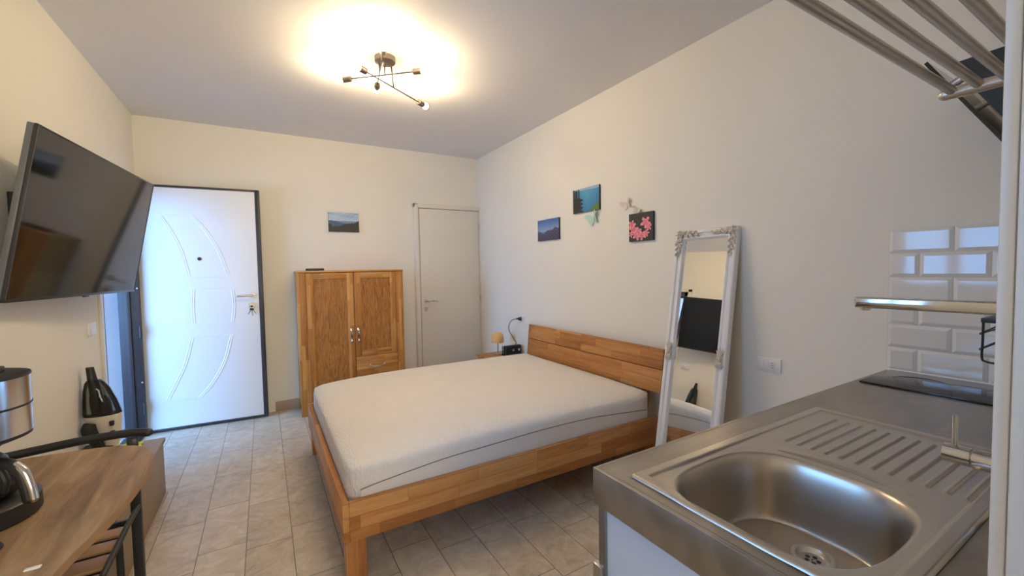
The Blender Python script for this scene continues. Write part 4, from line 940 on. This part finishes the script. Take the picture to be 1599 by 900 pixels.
yc = B(); cg = [[yc.bm.verts.new((-0.775+0.11*i/8+0.004*sin(k*2), 3.22+0.10*k/6, vz+0.003+0.010*abs(sin(i*1.1+k*0.9)))) for i in range(9)] for k in range(7)]
for k in range(6):
    for i in range(8): yc.bm.faces.new((cg[k][i], cg[k][i+1], cg[k+1][i+1], cg[k+1][i]))
o = obj('cleaning_cloth', yc, YELLOW, None, loc=(-0.72, 3.27, vz), angle=3)
so_ = o.modifiers.new('thickness', 'SOLIDIFY'); so_.thickness = 0.002
tag(o, 'crumpled yellow cloth on the bench beside the vacuum', 'cloth')

# table
TZ = 0.75
tb = thing('dining_table', 'wooden table with rounded corners in the left foreground', 'table', (-0.63, 1.5, 0))
def tpoly(ins=0.0):
    out = []
    base = [(-0.905, 0.95), (-0.52, 0.95)]
    for k in range(7): a = -pi/2+k*pi/12; out.append((-0.50+(0.085)*cos(a), 1.035+0.085*sin(a)))
    right = [(-0.408, 1.16), (-0.403, 1.25), (-0.390, 1.33), (-0.371, 1.41), (-0.356, 1.505), (-0.347, 1.62), (-0.345, 1.72)]
    out += right
    cxx, cyy, rr = -0.475, 1.93, 0.13
    out += [(-0.346, 1.80), (-0.352, 1.87), (-0.368, 1.93), (-0.395, 1.98), (-0.43, 2.02), (-0.475, 2.048), (-0.53, 2.066), (-0.60, 2.078), (-0.75, 2.09)]
    out += [(-0.905, 2.095), (-0.905, 0.95)]
    c = Vector((-0.63, 1.5)); return [tuple(c+(Vector(p)-c)*(1-ins)) for p in out]
o_ = obj('tabletop', B().prism(tpoly(), 'z', TZ-0.020, TZ), TABLE_WOOD, tb)
obj('edge_band', B().prism(tpoly(-0.002), 'z', TZ-0.022, TZ-0.0015), TABLE_EDGE, tb)
for x, y in ((-0.888, 1.05), (-0.50, 1.08), (-0.888, 1.98), (-0.60, 1.55)):
    obj('leg', B().box(x-0.015, x+0.015, y-0.015, y+0.015, 0, TZ-0.022, 0.002), BLACK_METAL, tb)
obj('under_frame', B().box(-0.885, -0.855, 1.05, 1.98, TZ-0.05, TZ-0.022, 0.002).box(-0.885, -0.49, 1.065, 1.095, TZ-0.05, TZ-0.022, 0.002).box(-0.885, -0.585, 1.535, 1.565, TZ-0.05, TZ-0.022, 0.002), BLACK_METAL, tb)

# chair pushed under the far end of the table
ch = thing('metal_chair', 'black metal armchair with slatted wood seat tucked under the table', 'chair', (-0.66, 1.9, 0))
obj('back_rail', B().tube(smooth_curve([(-0.412, 2.120, 0.762), (-0.47, 2.150, 0.762), (-0.58, 2.168, 0.758), (-0.68, 2.170, 0.752), (-0.79, 2.150, 0.748), (-0.875, 2.115, 0.748)], 6), 0.0155, seg=14, rounded=True), BLACK_METAL, ch)
for x in (-0.455, -0.850): obj('rear_leg', B().box(x-0.015, x+0.015, 2.085, 2.113, 0, 0.755, 0.003), BLACK_METAL, ch)
for x in (-0.465, -0.840): obj('front_leg', B().box(x-0.012, x+0.012, 1.66, 1.684, 0, 0.445, 0.003), BLACK_METAL, ch)
for x in (-0.500, -0.815): obj('seat_support', B().tube([(x, 2.055, 0.44), (x-0.004*(1 if x > -0.6 else -1), 2.075, 0.0)], 0.011, seg=10), BLACK_METAL, ch)
for x in (-0.445, -0.862): obj('side_rail', B().tube([(x, 2.075, 0.497), (x, 1.90, 0.497), (x, 1.66, 0.485)], 0.009, seg=10, rounded=True), BLACK_METAL, ch)
ys_ = [(1.655, 1.735), (1.765, 1.845), (1.873, 1.935), (1.963, 2.02)]
for k, (ya, yb) in enumerate(ys_): obj('seat_slat', B().box(-0.845, -0.468, ya, yb, 0.446, 0.460, 0.005), TABLE_EDGE, ch)
obj('seat_frame', B().box(-0.842, -0.470, 1.665, 2.01, 0.425, 0.4455, 0.002), BLACK_METAL, ch)
obj('stretcher', B().box(-0.85, -0.455, 2.092, 2.106, 0.425, 0.445, 0.002), BLACK_METAL, ch)

# coffee machine
CMX, CMY = -0.668, 1.60
cm = thing('coffee_machine', 'black and steel filter coffee machine on the wooden table', 'coffee machine', (CMX, CMY, TZ))
obj('hot_plate_base', B().lathe([(0, 0), (0.124, 0), (0.128, 0.006), (0.127, 0.045), (0.118, 0.052), (0.09, 0.054), (0, 0.054)], (CMX, CMY, TZ+0.0005), 48), BLACK_PLASTIC, cm)
obj('rear_column', B().box(CMX-0.12, CMX-0.05, CMY-0.07, CMY+0.07, TZ+0.04, TZ+0.235, 0.02, 3), BLACK_PLASTIC, cm)
obj('brew_basket', B().lathe([(0.0, 0.0), (0.045, 0.0), (0.065, 0.02), (0.075, 0.03), (0.100, 0.035), (0.118, 0.042), (0.118, 0.050), (0, 0.05)], (CMX, CMY, TZ+0.170), 48), BLACK_PLASTIC, cm)
obj('steel_drum', B().lathe([(0, 0), (0.116, 0), (0.120, 0.003), (0.120, 0.072), (0.1185, 0.073), (0.1185, 0.077), (0.120, 0.078), (0.120, 0.150), (0, 0.150)], (CMX, CMY, TZ+0.218), 56), CM_STEEL, cm)
obj('drum_band', B().lathe([(0.1195, 0.072), (0.1212, 0.073), (0.1212, 0.077), (0.1195, 0.078)], (CMX, CMY, TZ+0.218), 56), BLACK_PLASTIC, cm)
ld = obj('lid', B().lathe([(0.121, 0), (0.1225, 0.002), (0.121, 0.007), (0.10, 0.012), (0, 0.013)], (CMX, CMY, TZ+0.367), 56), BLACK_PLASTIC, cm)
obj('lid_tab', B().box(CMX+0.045, CMX+0.075, CMY-0.02, CMY+0.02, TZ+0.375, TZ+0.395, 0.004).cyl((CMX+0.015, CMY+0.03, TZ+0.378), (CMX+0.055, CMY+0.05, TZ+0.388), 0.005), BLACK_PLASTIC, ld)
hp = obj('bean_hopper', B().lathe([(0.050, 0), (0.052, 0.005), (0.052, 0.030), (0.053, 0.030), (0.053, 0.036), (0.052, 0.036), (0.055, 0.058), (0.050, 0.062), (0, 0.062)], (CMX-0.052, CMY+0.0, TZ+0.378), 36), CM_STEEL, cm)
obj('hopper_rim', B().lathe([(0.055, 0.054), (0.059, 0.056), (0.058, 0.064), (0.04, 0.067), (0, 0.067)], (CMX-0.052, CMY, TZ+0.378), 36), BLACK_PLASTIC, hp)
# carafe
kf = thing('coffee_carafe', 'glass coffee jug with black and steel handle inside the coffee machine', 'jug', (CMX+0.01, CMY-0.01, TZ+0.056))
KX, KY_, KZ = CMX+0.005, CMY-0.01, TZ+0.056
obj('glass_body', B().lathe([(0, 0), (0.070, 0), (0.086, 0.012), (0.092, 0.035), (0.088, 0.060), (0.072, 0.085), (0.062, 0.094), (0.060, 0.094), (0.070, 0.083), (0.085, 0.060), (0.089, 0.035), (0.083, 0.014), (0.068, 0.003), (0, 0.003)], (KX, KY_, KZ), 48), CARAFE_GLASS, kf)
obj('collar', B().lathe([(0.068, 0.082), (0.074, 0.082), (0.070, 0.100), (0.062, 0.108), (0.058, 0.108), (0.062, 0.095)], (KX, KY_, KZ), 48), BLACK_PLASTIC, kf)
obj('lid', B().lathe([(0.063, 0.102), (0.060, 0.110), (0.03, 0.113), (0, 0.113)], (KX, KY_, KZ), 40), BLACK_PLASTIC, kf)
hx_, hy_ = 0.86, -0.50
def kh(r, z): return (KX+hx_*r, KY_+hy_*r, KZ+z)
hd_ = obj('handle', B().tube(smooth_curve([kh(0.060, 0.100), kh(0.085, 0.105), kh(0.115, 0.100), kh(0.138, 0.080), kh(0.150, 0.045), kh(0.156, 0.012)], 6), [0.011]*6+[0.013]*25, seg=14, rounded=True).tube(smooth_curve([kh(0.085, 0.09), kh(0.10, 0.06), kh(0.092, 0.03)], 6), 0.009, seg=10), BLACK_PLASTIC, kf)
obj('steel_strip', B().tube([Vector(p)+Vector((hx_, hy_, 0.12))*0.0045 for p in smooth_curve([kh(0.122, 0.098), kh(0.144, 0.080), kh(0.157, 0.045), kh(0.163, 0.012)], 6)], 0.0095, seg=14, rounded=True), CM_STEEL, hd_)
# cable loop and scrap on the table
b = B().tube(smooth_curve([(-0.74, 1.44, TZ+0.006), (-0.66, 1.452, TZ+0.006), (-0.585, 1.445, TZ+0.006), (-0.548, 1.42, TZ+0.006), (-0.556, 1.385, TZ+0.006), (-0.60, 1.355, TZ+0.006), (-0.70, 1.33, TZ+0.006), (-0.80, 1.33, TZ+0.006)], 8), 0.0055, seg=10, rounded=True)
tag(obj('power_cable', b, BLACK_PLASTIC, None, loc=(-0.62, 1.40, TZ)), 'loop of black cable lying on the near part of the table', 'cable')
b = B().box(-0.462, -0.436, 1.272, 1.283, TZ+0.0003, TZ+0.004, 0.0015)
tag(obj('paper_scrap', b, WHITE_PLASTIC, None, loc=(-0.449, 1.278, TZ)), 'tiny white scrap lying near the edge of the wooden table', 'scrap')

# ------------------------------------------------------------------ ceiling lamp
cl = thing('ceiling_lamp', 'black six-bulb ceiling lamp with crossing rods, all bulbs lit', 'ceiling lamp', (0.724, 2.785, H))
obj('ceiling_rose', B().lathe([(0, -0.034), (0.058, -0.034), (0.064, -0.030), (0.065, 0), (0, 0)], (0.724, 2.785, H), 40), GREY_SOCKET, cl)
rods = [((0.485, 3.046, 2.66), (0.945, 2.643, 2.66)), ((0.514, 2.653, 2.597), (1.079, 3.050, 2.597)), ((0.641, 2.474, 2.664), (0.732, 3.070, 2.655))]
for A, D in rods:
    A, D = Vector(A), Vector(D); d = (D-A).normalized()
    rod = obj('rod', B().cyl(A+d*0.07, D-d*0.07, 0.0042, seg=12), BLACK_METAL, cl)
    for P_, s_ in ((A, d), (D, -d)):
        # P_ is the bulb centre
        sk_ = obj('bulb_socket', B().lathe([(0, 0), (0.013, 0), (0.019, 0.005), (0.020, 0.012), (0.020, 0.060), (0.017, 0.060), (0.015, 0.02), (0, 0.02)], P_+s_*0.088, 24, axis=-s_), GREY_SOCKET, cl)
        obj('bulb', B().lathe([(0, -0.0225), (0.008, -0.021), (0.016, -0.016), (0.021, -0.008), (0.0225, 0), (0.021, 0.008), (0.0165, 0.016), (0.012, 0.024), (0.011, 0.034), (0, 0.034)], P_, 20, axis=s_), GLOW, sk_, angle=3)
def mid(A, D, t): return Vector(A)+(Vector(D)-Vector(A))*t
for (x, y, z1) in ((0.790, 2.841, 2.597), (0.731, 2.829, 2.66), (0.690, 2.800, 2.66)):
    obj('stem', B().cyl((x, y, H-0.030) if x < 0.78 else (0.775, 2.826, H-0.030), (x, y, z1-0.004), 0.0045, seg=12), BLACK_METAL, cl)
